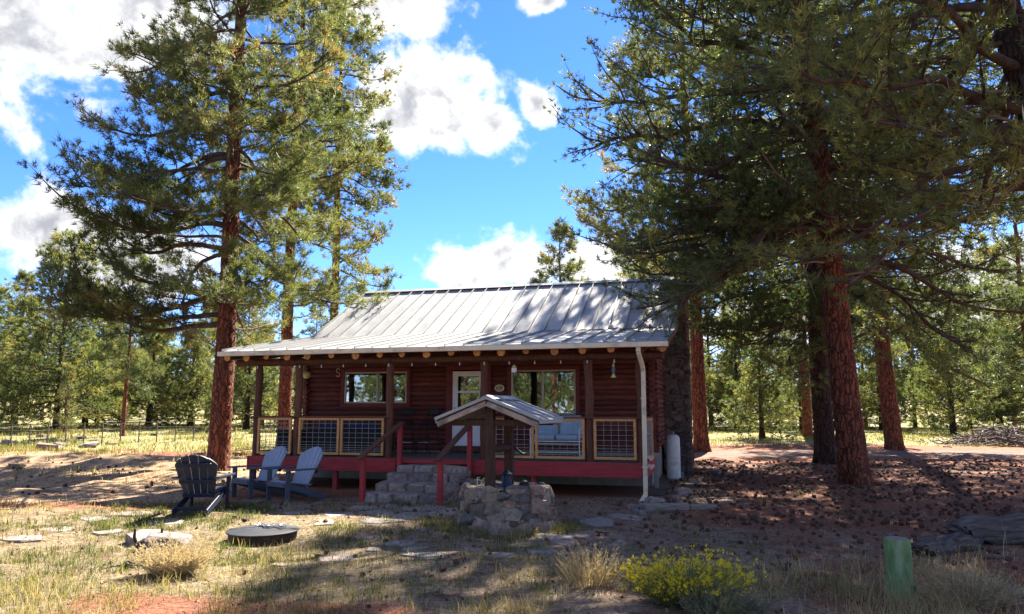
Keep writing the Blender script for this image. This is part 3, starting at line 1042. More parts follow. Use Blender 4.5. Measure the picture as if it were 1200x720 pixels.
for (x, y, k, s) in ((-13, -10, 'pine_a', .8), (-18, -10, 'lush', 1.0), (-16.5, -5, 'lush', .9), (-22, -21, 'pine_b', .9), (-19, -26, 'lush', 1.0), (-27, -12, 'lush', 1.1), (-33, -18, 'pine_a', 1.0), (-36, -6, 'lush', 1.1), (-30, -4, 'pine_a', .9), (-11, -24, 'juniper', 1.1), (-14.5, -31, 'pine_a', .6), (-26, -30, 'lush', .9), (-40, -14, 'pine_b', 1.0), (-9, -30, 'lush', .8), (6, -26, 'pine_a', 1.0), (20, -24, 'pine_a', 1.1)):
    bg_tree(k, x, y, s, rnd.uniform(0, 6.28), 'conifer facing the cabin front, mirrored in its window panes', 'conifers across the yard', name='pine_tree', cat='pine tree')

# ------------------------------------------------------------------ cabin
W = 8.7
FL = .68           # porch floor
WV = 2.35          # front wall
BV = 9.5           # back wall
cabin = empty('log_cabin', (CO[0], CO[1], 0), -CA)
tag(cabin, 'dark red log cabin with grey standing-seam metal roof and railed front porch', 'cabin')

# unit pieces shared by many parts
log_me = MB().tube([(0, 0, 0), (.02, 0, 0), (.98, 0, 0), (1, 0, 0)], [.055, .068, .068, .055], 10).mesh('log', M['log'], True)
plank_me = MB().box((.5, 0, 0), (1, 1, 1), .03).mesh('floor_plank', M['deck'])


def cpart(name, mb, mat, parent=cabin, smooth=False):
    return mb.build(name, mat, parent, smooth)


def bx(u0, u1, v0, v1, z0, z1, bev=.006):
    return MB().box(((u0 + u1) / 2, (v0 + v1) / 2, (z0 + z1) / 2), (u1 - u0, v1 - v0, z1 - z0), bev)


def roof_z(v):
    if v < 3.35: return 2.97 + (v + .4) / 3.75 * .65
    if v < 6.6: return 3.62 + (v - 3.35) / 3.25 * 1.76
    return 5.38 - (v - 6.6) / 3.9 * 2.05


# foundation and wall logs
cpart('foundation', bx(.05, W - .05, WV + .05, BV - .05, -.3, .80), M['concrete'])
openings = [(1.06, 2.76, 1.85, 2.63), (3.93, 4.80, .72, 2.64), (5.42, 6.97, 1.58, 2.62)]
DZ = .117
z = .80
while z < 3.36:
    cuts = [(-.12, )]
    segs, cur = [], -.13
    for (a, b, z0, z1) in openings:
        if z + .05 > z0 and z - .05 < z1:
            segs.append((cur, a)); cur = b
    segs.append((cur, W + .13))
    for (a, b) in segs:
        link('log', log_me, cabin, (a, WV + rnd.uniform(-.008, .008), z), (rnd.uniform(0, 6.28), 0, 0), (b - a, 1, 1))
    link('log', log_me, cabin, (-.13, BV, z), (0, 0, 0), (W + .26, 1, 1))
    z += DZ
for uu in (0.0, W):
    z = .80 + DZ / 2
    while z < 5.2:
        v0 = WV - .16 if z < 3.3 else 3.4 + (z - 3.5) / .5415
        v1 = BV + .13 if z < 3.5 else 6.6 + (5.28 - z) / .5256
        if v1 - v0 > .3:
            link('log', log_me, cabin, (uu + rnd.uniform(-.006, .006), v0, z), (0, 0, math.pi / 2), (v1 - v0, 1, 1))
        z += DZ
# inner room behind the glass, its dimness painted as near-black colour
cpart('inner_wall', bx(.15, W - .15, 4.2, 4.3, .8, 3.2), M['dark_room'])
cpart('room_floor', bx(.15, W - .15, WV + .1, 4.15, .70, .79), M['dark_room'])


def window(u0, u1, z0, z1, mid):
    f = MB()
    t = .04
    v0, v1 = WV - .085, WV - .02
    for (a, b, c, d) in ((u0, u1, z1 - t, z1), (u0, u1, z0, z0 + t), (u0, u0 + t, z0 + t, z1 - t), (u1 - t, u1, z0 + t, z1 - t), (mid - t / 2, mid + t / 2, z0 + t, z1 - t)):
        f.box(((a + b) / 2, (v0 + v1) / 2, (c + d) / 2), (b - a, v1 - v0, d - c), .006)
    w = f.build('window', M['alu'], cabin)
    for (a, b, dv) in ((u0 + t, mid - t / 2, 0), (mid + t / 2, u1 - t, .014)):
        bx(a - .004, b + .004, WV - .055 + dv, WV - .049 + dv, z0 + t - .004, z1 - t + .004, .001).build('pane', M['glass'], w)
    # boards round the window
    tv0, tv1, tw = WV - .105, WV - .045, .095
    bx(u0 - tw, u1 + tw, tv0, tv1, z1 + .003, z1 + tw).build('trim_board', M['trim'], w)
    bx(u0 - tw, u1 + tw, tv0 - .012, tv1, z0 - tw, z0 - .003).build('sill', M['trim'], w)
    bx(u0 - tw, u0 - .003, tv0 + .003, tv1, z0 - .001, z1 + .001).build('trim_board', M['trim'], w)
    bx(u1 + .003, u1 + tw, tv0 + .003, tv1, z0 - .001, z1 + .001).build('trim_board', M['trim'], w)
    c = MB()
    n = 9
    for k in range(n):                                    # gathered curtain edges hanging inside
        for (a, b) in ((u0 + .02, u0 + .26), (u1 - .26, u1 - .02)):
            x = a + (b - a) * (k + .5) / n
            c.tube([(x, WV + .14 + .02 * (k % 2), z0 - .05), (x, WV + .14 + .02 * (k % 2), z1 + .05)], .017, 6)
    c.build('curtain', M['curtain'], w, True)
    return w


window(1.06, 2.76, 1.85, 2.63, 1.96)
window(5.42, 6.97, 1.58, 2.62, 6.18)

# front door: white storm door with two glass lights over a white panel
d = MB()
u0, u1, z0, z1 = 3.96, 4.77, .84, 2.61
dv0, dv1 = WV - .10, WV - .055
for (a, b, c, e) in ((u0, u0 + .13, z0, z1), (u1 - .13, u1, z0, z1), (u0 + .13, u1 - .13, z1 - .12, z1), (u0 + .13, u1 - .13, 2.09, 2.14), (u0 + .13, u1 - .13, 1.60, 1.70), (u0 + .13, u1 - .13, z0, .96)):
    d.box(((a + b) / 2, (dv0 + dv1) / 2, (c + e) / 2), (b - a, dv1 - dv0, e - c), .005)
door = d.build('door', M['white'], cabin)
bx(u0 + .12, u1 - .12, dv0 + .018, dv1 - .004, .95, 1.61, .004).build('lower_panel', M['white'], door)
for (c, e) in ((2.13, z1 - .11), (1.69, 2.10)):
    bx(u0 + .125, u1 - .125, dv0 + .02, dv0 + .026, c, e, .001).build('pane', M['glass'], door)
MB().tube([(u0 + .07, dv0 - .002, 1.62), (u0 + .07, dv0 - .05, 1.62), (u0 + .07, dv0 - .05, 1.74), (u0 + .07, dv0 - .002, 1.74)], .009, 8).build('handle', M['black_metal'], door, True)
for (a, b) in ((3.80, 3.955), (4.775, 4.93)):
    bx(a, b, WV - .125, WV - .05, FL + .03, 2.64).build('trim_board', M['trim'], door)
bx(3.80, 4.93, WV - .128, WV - .05, 2.643, 2.75).build('trim_board', M['trim'], door)
bx(3.90, 4.83, WV - .17, WV - .06, FL + .03, .835).build('sill', M['post'], door)

# porch floor: joists, planks, red skirt boards and short legs
for k in range(17):
    v = .07 + k * .139
    link('floor_plank', plank_me, cabin, (-.02, v, FL - .02), (0, 0, 0), (W + .04, .134, .04))
for k in range(8):
    u = .15 + k * (W - .3) / 7
    bx(u - .025, u + .025, .06, WV - .1, FL - .26, FL - .045).build('joist', M['post'], cabin)
bx(0, 3.55, -.045, -.004, FL - .29, FL - .005).build('skirt_board', M['skirt'], cabin)
bx(3.555, 5.14, -.047, -.006, FL - .10, FL - .005).build('skirt_board', M['skirt'], cabin)
bx(5.145, W, -.045, -.004, FL - .29, FL - .005).build('skirt_board', M['skirt'], cabin)
bx(-.05, -.009, -.045, WV - .2, FL - .29, FL - .005).build('skirt_board', M['skirt'], cabin)
bx(W + .009, W + .05, -.045, WV - .2, FL - .29, FL - .005).build('skirt_board', M['skirt'], cabin)
for u in (.06, 2.10, 6.50):
    bx(u - .05, u + .05, .02, .12, -.25, FL - .27).build('floor_leg', M['skirt'], cabin)
bx(W + .0, W + .10, WV - .15, WV - .05, -.2, .75).build('foundation_post', M['concrete'], cabin)

# log posts, eave beam, rafters
POSTS = (.08, 1.11, 3.32, 5.44, 7.63, W - .05)
for u in POSTS:
    m = MB()
    k = 9
    m.tube([(u + .012 * math.sin(i * 1.3 + u), .09 + .010 * math.cos(i * 1.7 + u), FL - .0 + (2.69 - FL) * i / (k - 1)) for i in range(k)], [.083 + .006 * math.sin(i * 2.1 + u * 3) for i in range(k)], 14)
    m.build('porch_post', M['post'], cabin, True)
for (a, b) in ((-.5, 3.36), (3.37, 7.6), (7.61, W + .42)):
    m = MB()
    k = 10
    m.tube([(a + (b - a) * i / (k - 1), .09, 2.755 + .006 * math.sin(i * 1.9)) for i in range(k)], [.085 + .005 * math.sin(i * 2.7 + a) for i in range(k)], 12)
    m.build('eave_beam', M['post'], cabin, True)
RU = [-.50, -.01, .50, 1.02, 1.52, 2.1, 2.68, 3.24, 3.75, 4.30, 4.85, 5.40, 5.92, 6.43, 7.02, 7.58, 8.14, 8.70, 9.12]
slope = .65 / 3.75
for i, u in enumerate(RU):
    r = .080 + .010 * math.sin(i * 2.3)
    zz = lambda v: roof_z(v) - .035 - r - .02
    v0 = -.30 + .02 * math.sin(i * 3.1)
    m = MB().tube([(u, v0, zz(v0)), (u, .6, zz(.6)), (u, WV + .3, zz(WV + .3))], [r, r, r * .95], 12)
    ra = m.build('rafter', M['post'], cabin, True)
    if abs(u - 8.70) > .05:
        MB().tube([(u, v0 - .008, zz(v0)), (u, v0 - .001, zz(v0))], [r * .93, r * .97], 14).build('sawn_end', M['rafter_end'], ra)

# roof: boards underneath, standing-seam panels on top
UL, UR = -.57, W + .52
NP = 24
PW = (UR - UL) / NP


def panel_mesh(p0, p1, name):
    """panel from the low point p0=(v,z) to the high point p1, width PW, with a raised seam along its left edge"""
    (v0, z0), (v1, z1) = p0, p1
    n = Vector((0, -(z1 - z0), v1 - v0)).normalized()
    m = MB()
    prof = [(0, .0), (0, .050), (.024, .050), (.028, .006), (PW * .35, .003), (PW * .65, .003), (PW - .002, .005), (PW - .002, -.004), (0, -.004)]
    vs, fs = [], []
    for (v, z) in (p0, p1):
        for (u, h) in prof:
            q = Vector((u, v, z)) + n * h
            vs.append(q)
    k = len(prof)
    for i in range(k):
        j = (i + 1) % k
        fs.append((i, j, k + j, k + i))
    fs.append(tuple(range(k))[::-1])
    fs.append(tuple(k + i for i in range(k)))
    return m.add(vs, fs).mesh(name, M['roof'])


pm = [panel_mesh((-.42, 2.985), (3.37, roof_z(3.37) + .012), 'roof_panel'), panel_mesh((3.34, 3.633), (6.6, 5.395), 'roof_panel'), ]
rear = MB()
pmr = panel_mesh((-10.52, roof_z(10.5) + .01), (-6.6, 5.395), 'roof_panel')
roof = empty('roof', parent=cabin)
decks = MB()
for (a, b) in (((-.38, 2.955), (3.34, 3.59)), ((3.36, 3.60), (6.58, 5.35)), ((6.62, 5.35), (10.45, 3.33))):
    decks.bar(((UL + UR) / 2, a[0], a[1] - .02), ((UL + UR) / 2, b[0], b[1] - .02), UR - UL - .06, .025, up=(0, 0, 1))
decks.build('roof_board', M['roof_under'], roof)
for i in range(NP):
    for me in pm:
        link('roof_panel', me, roof, (UL + i * PW, 0, rnd.uniform(-.002, .002)))
    link('roof_panel', pmr, roof, (UL + (i + 1) * PW, 0, 0), (0, 0, math.pi))
rc = MB()
for sgn, dv in ((1, -.17), (-1, .17)):
    rc.bar((UL - .02, 6.6 + dv * .5, 5.455 - .045), (UR + .02, 6.6 + dv * .5, 5.455 - .045), .19, .012, up=(0, -sgn * .476, .88))
rc.build('ridge_cap', M['roof'], roof)
for (uu, wd) in ((UL - .014, .022), (UR + .014, .022)):
    rt = MB()
    for (a, b) in (((-.40, 2.95), (3.35, 3.60)), ((3.35, 3.60), (6.6, 5.36)), ((6.6, 5.36), (10.5, 3.31))):
        rt.bar((uu, a[0], a[1]), (uu, b[0], b[1]), wd, .11, up=(0, 0, 1))
    rt.build('rake_trim', M['roof_under'], roof)
# gutter along the eave, downspout at the corner
gm = MB()
for (du, dz0, dz1, dv0_, dv1_) in ((0, 2.875, 2.885, -.53, -.43), (0, 2.875, 2.968, -.545, -.53), (0, 2.875, 2.955, -.43, -.42)):
    gm.box(((UL + UR) / 2, (dv0_ + dv1_) / 2, (dz0 + dz1) / 2), (UR - UL + .04, dv1_ - dv0_, dz1 - dz0), .004)
gut = gm.build('gutter', M['cream'], roof)
bx(UL - .018, UL - .005, -.53, -.43, 2.885, 2.96, .003).build('end_cap', M['cream'], gut)
bx(UR + .005, UR + .018, -.53, -.43, 2.885, 2.96, .003).build('end_cap', M['cream'], gut)
ds = MB()
uu = W + .0
path = [(uu - .02, -.48, 2.89), (uu - .02, -.47, 2.78), (uu + .03, -.20, 2.52), (uu + .03, -.12, 2.44), (uu + .02, -.11, .16), (uu + .02, -.13, .10), (uu - .04, -.42, .0)]
for a, b in zip(path[:-1], path[1:]):
    ds.bar(a, b, .085, .065, up=(0, -1, .001) if abs(b[2] - a[2]) > .05 else (0, 0, 1), bev=.012)
dsp = ds.build('downspout', M['cream'], roof)
for zz_ in (.6, 1.9):
    bx(uu - .035, uu + .075, -.15, -.07, zz_, zz_ + .02, .003).build('strap', M['cream'], dsp)

# railing panels: pine frame with welded wire
wires_cache = {}


def railing(u0, u1, side=None):
    """panel along u (or along v at the given side)"""
    z0, z1 = FL + .05, FL + .84
    t = .052
    L_ = u1 - u0
    f = MB()
    f.box((L_ / 2, 0, z1 - t / 2), (L_, .045, t), .004)
    f.box((L_ / 2, 0, z0 + t / 2), (L_, .045, t), .004)
    f.box((t / 2, 0, (z0 + z1) / 2), (t, .044, z1 - z0 - 2 * t), .004)
    f.box((L_ - t / 2, 0, (z0 + z1) / 2), (t, .044, z1 - z0 - 2 * t), .004)
    o = f.build('railing_panel', M['pine_frame'], cabin)
    w = MB()
    n = max(3, round((L_ - 2 * t) / .155))
    for i in range(1, n):
        x = t + (L_ - 2 * t) * i / n
        w.tube([(x, 0, z0 + t - .01), (x, 0, z1 - t + .01)], .0042, 5)
    zs = [.03, .065, .105, .155, .215, .315, .415, .515, .61]
    for zq in zs:
        w.tube([(t - .01, .008, z0 + t + zq), (L_ - t + .01, .008, z0 + t + zq)], .0042, 5)
    w.build('wire_grid', M['wire'], o)
    if side is None:
        o.location = (u0, .0, 0)
    else:
        o.location = (side, u0, 0)
        o.rotation_euler = (0, 0, math.pi / 2)
    return o


for (a, b) in ((.17, 1.02), (1.20, 2.19), (2.22, 3.24), (5.53, 6.52), (6.55, 7.55), (7.73, W - .14)):
    railing(a, b)
railing(.18, WV - .25, side=.03)
railing(.18, WV - .25, side=W - .0)
for (a, b) in ((.0, 3.36), (5.40, W + .03)):
    bx(a, b, -.05, .05, FL + .845, FL + .875).build('rail_cap', M['post'], cabin)
for s_ in (.03, W):
    bx(s_ - .05, s_ + .05, .055, WV - .12, FL + .845, FL + .875).build('rail_cap', M['post'], cabin)

# stone chimney on the gable end
STONES = []


def super_pts(g, n=26, e=.45, jit=.07):
    a = g.normal(0, 1, (n, 3))
    a /= np.linalg.norm(a, axis=1, keepdims=True)
    p = np.sign(a) * np.abs(a) ** e
    p /= np.abs(p).max(0)
    return (p + g.normal(0, jit, p.shape)) * .5


def stone_pool(mat, k=10, e=.45, n=24):
    g = np.random.default_rng(77)
    return [hull_mesh('stone', [tuple(p) for p in super_pts(g, n, e)], mat) for _ in range(k)]


pool_ch = stone_pool(M['chimney_stone'])
pool_well = stone_pool(M['stone'])
pool_step = stone_pool(M['step_stone'], 10, .22, 30)


def stone_face(pool, parent, p0, ux, width, z0, z1, depth, hmin=.13, hmax=.24, wmin=.18, wmax=.4, gap=.02, jit=.015, name='stone'):
    """rough courses of single stones on an upright face; p0 lower left, ux unit vector along it (u, v)"""
    z = z0
    ang = math.atan2(ux[1], ux[0])
    while z < z1 - .04:
        h = min(rnd.uniform(hmin, hmax), z1 - z)
        if z1 - z - h < .07:
            h = z1 - z
        x = 0
        while x < width - .03:
            w_ = rnd.uniform(wmin, wmax)
            if width - x - w_ < .12:
                w_ = width - x
            hh = h * rnd.uniform(.86, 1.06)
            link(name, rnd.choice(pool), parent, (p0[0] + ux[0] * (x + w_ / 2), p0[1] + ux[1] * (x + w_ / 2), z + h / 2 + rnd.uniform(-jit, jit)),
                 (rnd.uniform(-.08, .08), rnd.uniform(-.08, .08), ang + rnd.uniform(-.06, .06)), (w_ - gap, depth * rnd.uniform(.8, 1.3), hh - gap))
            x += w_
        z += h


def darts(w, h, sizes, tries, wrap=False, seed=1):
    """non-overlapping ellipses, big ones first: list of (x, z, half width, half height)"""
    q = random.Random(seed)
    out = []
    for (lo, hi) in sizes:
        for _ in range(tries):
            a = q.uniform(lo, hi); b = a * q.uniform(.55, .85)
            x, z_ = q.uniform(0, w), q.uniform(0, h)
            ok = True
            for (x2, z2, a2, b2) in out:
                dx = abs(x - x2)
                if wrap: dx = min(dx, w - dx)
                if (dx / (a + a2)) ** 2 + ((z_ - z2) / (b + b2)) ** 2 < .70:
                    ok = False
                    break
            if ok: out.append((x, z_, a, b))
    return out


SZ = [(.17, .22), (.12, .16), (.085, .115), (.055, .08), (.035, .05)]


def stone_mosaic(pool, parent, p0, ux, width, z0, z1, depth, seed):
    ang = math.atan2(ux[1], ux[0])
    for (x, z_, a, b) in darts(width, z1 - z0, SZ, 420, False, seed):
        a = min(a, x + .05, width - x + .05) if a > .05 else a
        if a < .03: continue
        link('stone', rnd.choice(pool), parent, (p0[0] + ux[0] * x, p0[1] + ux[1] * x, z0 + z_), (rnd.uniform(-.1, .1), rnd.uniform(-.35, .35), ang + rnd.uniform(-.08, .08)), (a * 2.0, depth * rnd.uniform(.8, 1.25), b * 2.0))


chim = empty('chimney', parent=cabin)
CU0, CU1, CV0, CV1, CTOP = W + .07, W + .68, 5.75, 7.25, 5.15
bx(CU0, CU1 - .03, CV0 + .03, CV1 - .03, -.3, CTOP, .01).build('mortar_core', M['mortar'], chim)
stone_mosaic(pool_ch, chim, (CU0 - .02, CV0 + .02), (1, 0), CU1 - CU0 + .04, -.1, CTOP, .14, 1)
stone_mosaic(pool_ch, chim, (CU1 - .02, CV0), (0, 1), CV1 - CV0, -.1, CTOP, .14, 2)

# stone steps with red handrails
steps = empty('porch_steps', parent=cabin)
SU0, SU1 = 3.72, 5.22
tops = [.15, .30, .44, .565]
fr = [-1.75, -1.30, -.85, -.42]
for i in range(4):
    back = fr[i + 1] + .06 if i < 3 else -.06
    zlo = (-.15 if i == 0 else tops[i - 1] - .02)
    bx(SU0 + .05, SU1 - .05, fr[i] + .05, -.06, zlo - .02 * 0 - .1, tops[i] - .05 - .001 * i, .01).build('mortar_core', M['mortar'], steps)
    # riser stones / tread slabs
    x = SU0 - .04 * (3 - i) * .5
    end = SU1 + .02
    while x < end - .05:
        w_ = rnd.uniform(.28, .52)
        if end - x - w_ < .2: w_ = end - x
        hh = tops[i] - (0 if i == 0 else tops[i - 1])
        link('stone', rnd.choice(pool_step), steps, (x + w_ / 2, (fr[i] + back) / 2 + rnd.uniform(-.015, .015), tops[i] - hh / 2 - .005 + rnd.uniform(-.006, .006)),
             (rnd.uniform(-.03, .03), rnd.uniform(-.03, .03), rnd.uniform(-.05, .05)), (w_ - .015, (back - fr[i]) * 1.06, hh + .03))
        x += w_
    stone_face(pool_step, steps, (SU1 - .03, fr[i] + .05), (0, 1), -.06 - fr[i] - .05, -.02, tops[i] - .09, .10, .10, .16, .16, .3)
for u in (3.66, 5.20):
    h = empty('stair_rail', parent=cabin)
    bx(u - .045, u + .045, -1.80, -1.71, -.2, .87).build('newel_post', M['skirt'], h)
    bx(u - .045, u + .045, -.145, -.055, .12, 1.36).build('newel_post', M['skirt'], h)
    MB().bar((u, -1.98, .79), (u, -.01, 1.43), .125, .04).build('hand_rail', M['post'], h)

# small things fixed or hung on the porch
sl = empty('string_lights', parent=None, loc=(CO[0], CO[1], 0), rz=-CA)
tag(sl, 'string of small clear bulbs hung along the porch beam', 'string lights')
wp, bulbs = [], []
nb = 16
for i in range(nb + 1):
    u = .1 + i * (W - .1) / nb
    bulbs.append(u)
for i in range(nb * 4 + 1):
    u = .1 + i * (W - .1) / (nb * 4)
    wp.append((u, -.02, 2.70 - .035 * math.sin(math.pi * (i % 4) / 4.0)))
MB().tube(wp, .005, 5).build('wire', M['cord'], sl)
bm_ = MB().lathe([(.005, .035), (.009, .03), (.009, .012), (.013, .0), (.015, -.014), (.011, -.028), (.003, -.034)], 10).mesh('bulb', M['bulb'], True)
for u in bulbs:
    link('bulb', bm_, sl, (u, -.025, 2.645))


def on_porch(name, u, v, z, rz=0):
    x, y = cab(u, v)
    return empty(name, (x, y, z), -CA + rz)


t = on_porch('hanging_lantern', 6.11, .0, 2.44)
tag(t, 'small white lantern hanging under the eave in front of the big window', 'lantern')
MB().lathe([(.02, 0), (.052, .01), (.056, .09), (.045, .105), (.03, .11)], 14).build('glass_body', M['white'], t, True)
MB().lathe([(.035, .112), (.05, .118), (.03, .15), (.012, .165)], 12).build('cap', M['green_tin'], t, True)
MB().tube([(0, 0, .16), (0, 0, .30)], .004, 5).build('hook', M['cord'], t)
t = on_porch('hanging_ornament', 8.14, .0, 2.32)
tag(t, 'yellow-green and blue wind ornament hanging beneath the eave near the downspout', 'wind ornament')
MB().lathe([(.06, 0), (.05, .015), (.022, .06), (.018, .08)], 12).build('bell', M['green_tin'], t, True)
MB().lathe([(.02, .085), (.03, .10), (.032, .19), (.02, .21)], 10).build('body', M['orn_blue'], t, True)
MB().lathe([(.022, .213), (.026, .23), (.02, .27), (.006, .29)], 10).build('cap', M['green_tin'], t, True)
MB().tube([(0, 0, .285), (0, 0, .40)], .004, 5).build('hook', M['cord'], t)
t = on_porch('hanging_globe', .62, 1.2, 2.43)
tag(t, 'round pale yellow globe hanging inside the porch end', 'globe')
MB().lathe([(.01, 0), (.05, .012), (.085, .05), (.095, .09), (.085, .13), (.05, .168), (.01, .18)], 16).build('globe', M['yellow'], t, True)
MB().tube([(0, 0, .178), (0, 0, .68)], .004, 5).build('cord', M['cord'], t)
t = on_porch('wall_hook_ornament', .88, WV - .10, 2.62)
tag(t, 'pale S-shaped metal ornament on the log wall by the smaller window', 'ornament')
MB().tube([(.05 * math.cos(a), -.0, .055 + .05 * math.sin(a)) for a in np.linspace(.2, 4.4, 12)] + [(.05 * math.cos(a), 0, -.045 + .05 * math.sin(a)) for a in np.linspace(1.4, -2.8, 12)], .013, 6).build('curl', M['heart'], t, True)
t = on_porch('oval_plaque', 5.14, WV - .09, 2.20)
tag(t, 'oval pale brass plaque on the log wall between door and big window', 'plaque')
pl = MB()
n = 28
ring = [(.118 * math.cos(2 * math.pi * i / n), 0, .082 * math.sin(2 * math.pi * i / n)) for i in range(n)]
pl.add([(x, -.012, z_) for (x, _, z_) in ring] + [(x, .012, z_) for (x, _, z_) in ring], [tuple(range(n)), tuple(n + i for i in range(n))[::-1]] + [(i, n + i, n + (i + 1) % n, (i + 1) % n) for i in range(n)])
pl.build('plate', M['plaque'], t)
rm = MB()
rm.tube([(p[0] * .93, -.014, p[2] * .93) for p in ring] + [(ring[0][0] * .93, -.014, ring[0][2] * .93)], .009, 6)
rm.build('rim', M['white'], t, True)
for s_ in (-1, 1):
    MB().tube([(s_ * .045 + .028 * math.cos(a) * (1 - .06 * k), -.016, .034 * math.sin(a) * (1 - .06 * k)) for k, a in enumerate(np.linspace(.6 if s_ > 0 else 2.4, 5.6 if s_ > 0 else 7.6, 12))], .007, 6).build('scroll', M['black_metal'], t)
t = on_porch('heart_ornaments', W + .13, -.02, .62)
tag(t, 'pair of pink tin hearts hanging beside the downspout', 'ornament')


def heart(c, s):
    pts = []
    for i in range(20):
        a = 2 * math.pi * i / 20
        x = 16 * math.sin(a) ** 3 / 17
        z_ = (13 * math.cos(a) - 5 * math.cos(2 * a) - 2 * math.cos(3 * a) - math.cos(4 * a)) / 17
        pts.append((c[0] + x * s, c[2] + z_ * s))
    m = MB()
    m.add([(x, c[1] - .008, z_) for x, z_ in pts] + [(x, c[1] + .008, z_) for x, z_ in pts], [tuple(range(20))[::-1], tuple(20 + i for i in range(20))] + [(i, (i + 1) % 20, 20 + (i + 1) % 20, 20 + i) for i in range(20)])
    return m


heart((0, 0, .16), .07).build('heart', M['heart'], t)
heart((.0, 0, -.0), .07).build('heart', M['heart'], t)
MB().tube([(0, 0, -.02), (0, 0, .35), (-.09, .03, .36)], .004, 5).build('string', M['cord'], t)

# ------------------------------------------------------------------ porch furniture
def glider():
    t = on_porch('porch_glider', 6.68, 1.55, FL)
    tag(t, 'white metal porch glider with two pale blue cushions behind the railing', 'glider bench')
    for s_ in (-1, 1):
        f = MB()
        x = s_ * .54
        f.tube([(x, -.36, .02), (x, .36, .02)], .014, 8)
        f.tube([(x, -.30, .02), (x, -.30, .33)], .014, 8)
        f.tube([(x, .28, .02), (x, .28, .33)], .014, 8)
        f.tube([(x, -.32, .33), (x, .30, .33)], .014, 8)
        f.tube([(x, -.30, .34), (x, -.32, .56), (x, -.28, .60), (x, .20, .60), (x, .26, .56), (x, .20, .36)], .014, 8)
        f.build('side_frame', M['white'], t, True)
    f = MB()
    f.tube([(-.54, -.30, .10), (.54, -.30, .10)], .012, 8)
    f.tube([(-.54, -.31, .335), (.54, -.31, .335)], .014, 8)
    f.tube([(-.54, -.30, .28), (.54, -.30, .28)], .010, 8)
    f.tube([(-.54, .28, .10), (.54, .28, .10)], .012, 8)
    f.build('cross_rail', M['white'], t, True)
    for s_ in (-1, 1):
        c = MB()
        c.box((s_ * .262, -.04, .42), (.50, .52, .12), .04)
        c.build('seat_cushion', M['blue_cushion'], t, True)
        c = MB()
        m = Matrix.Rotation(R(-14), 3, 'X')
        c.box((s_ * .262, .24, .66), (.49, .11, .46), .045, m)
        c.build('back_cushion', M['blue_cushion'], t, True)


glider()


def stool(u, v, rz, label):
    t = on_porch('bar_stool', u, v, FL, rz)
    tag(t, label, 'bar stool', 'bar stools on the porch')
    MB().lathe([(.16, .70), (.19, .71), (.19, .74), (.17, .755)], 18).build('seat', M['black_metal'], t, True)
    for (sx, sy) in ((-1, -1), (1, -1), (1, 1), (-1, 1)):
        MB().tube([(sx * .21, sy * .21, 0), (sx * .12, sy * .12, .70)], .014, 8).build('leg', M['black_metal'], t, True)
    f = MB()
    for zz_ in (.25,):
        k = .178
        f.tube([(-k, -k, zz_), (k, -k, zz_), (k, k, zz_), (-k, k, zz_), (-k, -k, zz_)], .010, 6)
    f.build('foot_ring', M['chain'], t, True)
    b = MB()
    b.tube([(-.15, .14, .73), (-.17, .20, 1.02), (.17, .20, 1.02), (.15, .14, .73)], .012, 8)
    b.build('back_frame', M['black_metal'], t, True)
    MB().box((0, .20, .96), (.30, .02, .12), .008).build('backrest', M['black_metal'], t)


stool(2.98, 1.75, .25, 'dark metal bar stool beside the log post at the stair opening')
stool(3.52, 1.85, -.3, 'dark metal bar stool close to the front door trim')


def sofa():
    t = on_porch('porch_sofa', 2.16, .62, FL)
    tag(t, 'black wicker sofa with navy cushions backing onto the porch railing', 'sofa')
    wv = M['black_wicker']
    MB().box((0, .0, .20), (1.78, .70, .24), .03).build('base', wv, t)
    MB().box((0, -.33, .44), (1.78, .10, .32), .03).build('back', wv, t)
    for s_ in (-1, 1):
        MB().box((s_ * .84, .02, .40), (.12, .66, .30), .03).build('arm', wv, t)
        for q in (-.28, .28):
            MB().box((s_ * .80, q, .04), (.06, .06, .08), .01).build('leg', wv, t)
        MB().box((s_ * .38, .04, .385), (.74, .60, .12), .04).build('seat_cushion', M['navy_cushion'], t, True)
        MB().box((s_ * .38, -.22, .56), (.72, .12, .34), .045).build('back_cushion', M['navy_cushion'], t, True)


sofa()
t = on_porch('storage_box', .78, .62, FL)
tag(t, 'black wicker storage box in the corner bay of the porch', 'storage box')
MB().box((0, 0, .25), (.72, .55, .46), .02).build('box_body', M['black_wicker'], t)
MB().box((0, 0, .525), (.77, .60, .075), .02).build('lid', M['black_metal'], t)
for sx in (-.3, .3):
    for sy in (-.2, .2):
        MB().box((sx, sy, .012), (.06, .06, .03), .004).build('foot', M['black_metal'], t)

# white tank by the chimney
x, y = cab(9.03, 4.2)
t = empty('propane_cylinder', (x, y, gz(x, y)))
tag(t, 'tall white cylinder tank standing between the log wall corner and the chimney', 'tank')
MB().lathe([(.15, .02), (.165, .05), (.165, .98), (.15, 1.04), (.10, 1.08), (.05, 1.09)], 24).build('shell', M['white_tank'], t, True)
MB().lathe([(.155, 0), (.16, .03), (.16, .06)], 24).build('foot_ring', M['concrete'], t, True)
MB().lathe([(.167, .52), (.169, .53), (.167, .54)], 24).build('seam_band', M['white_tank'], t, True)
MB().lathe([(.02, 1.09), (.03, 1.10), (.03, 1.14), (.015, 1.16)], 10).build('valve', M['concrete'], t, True)

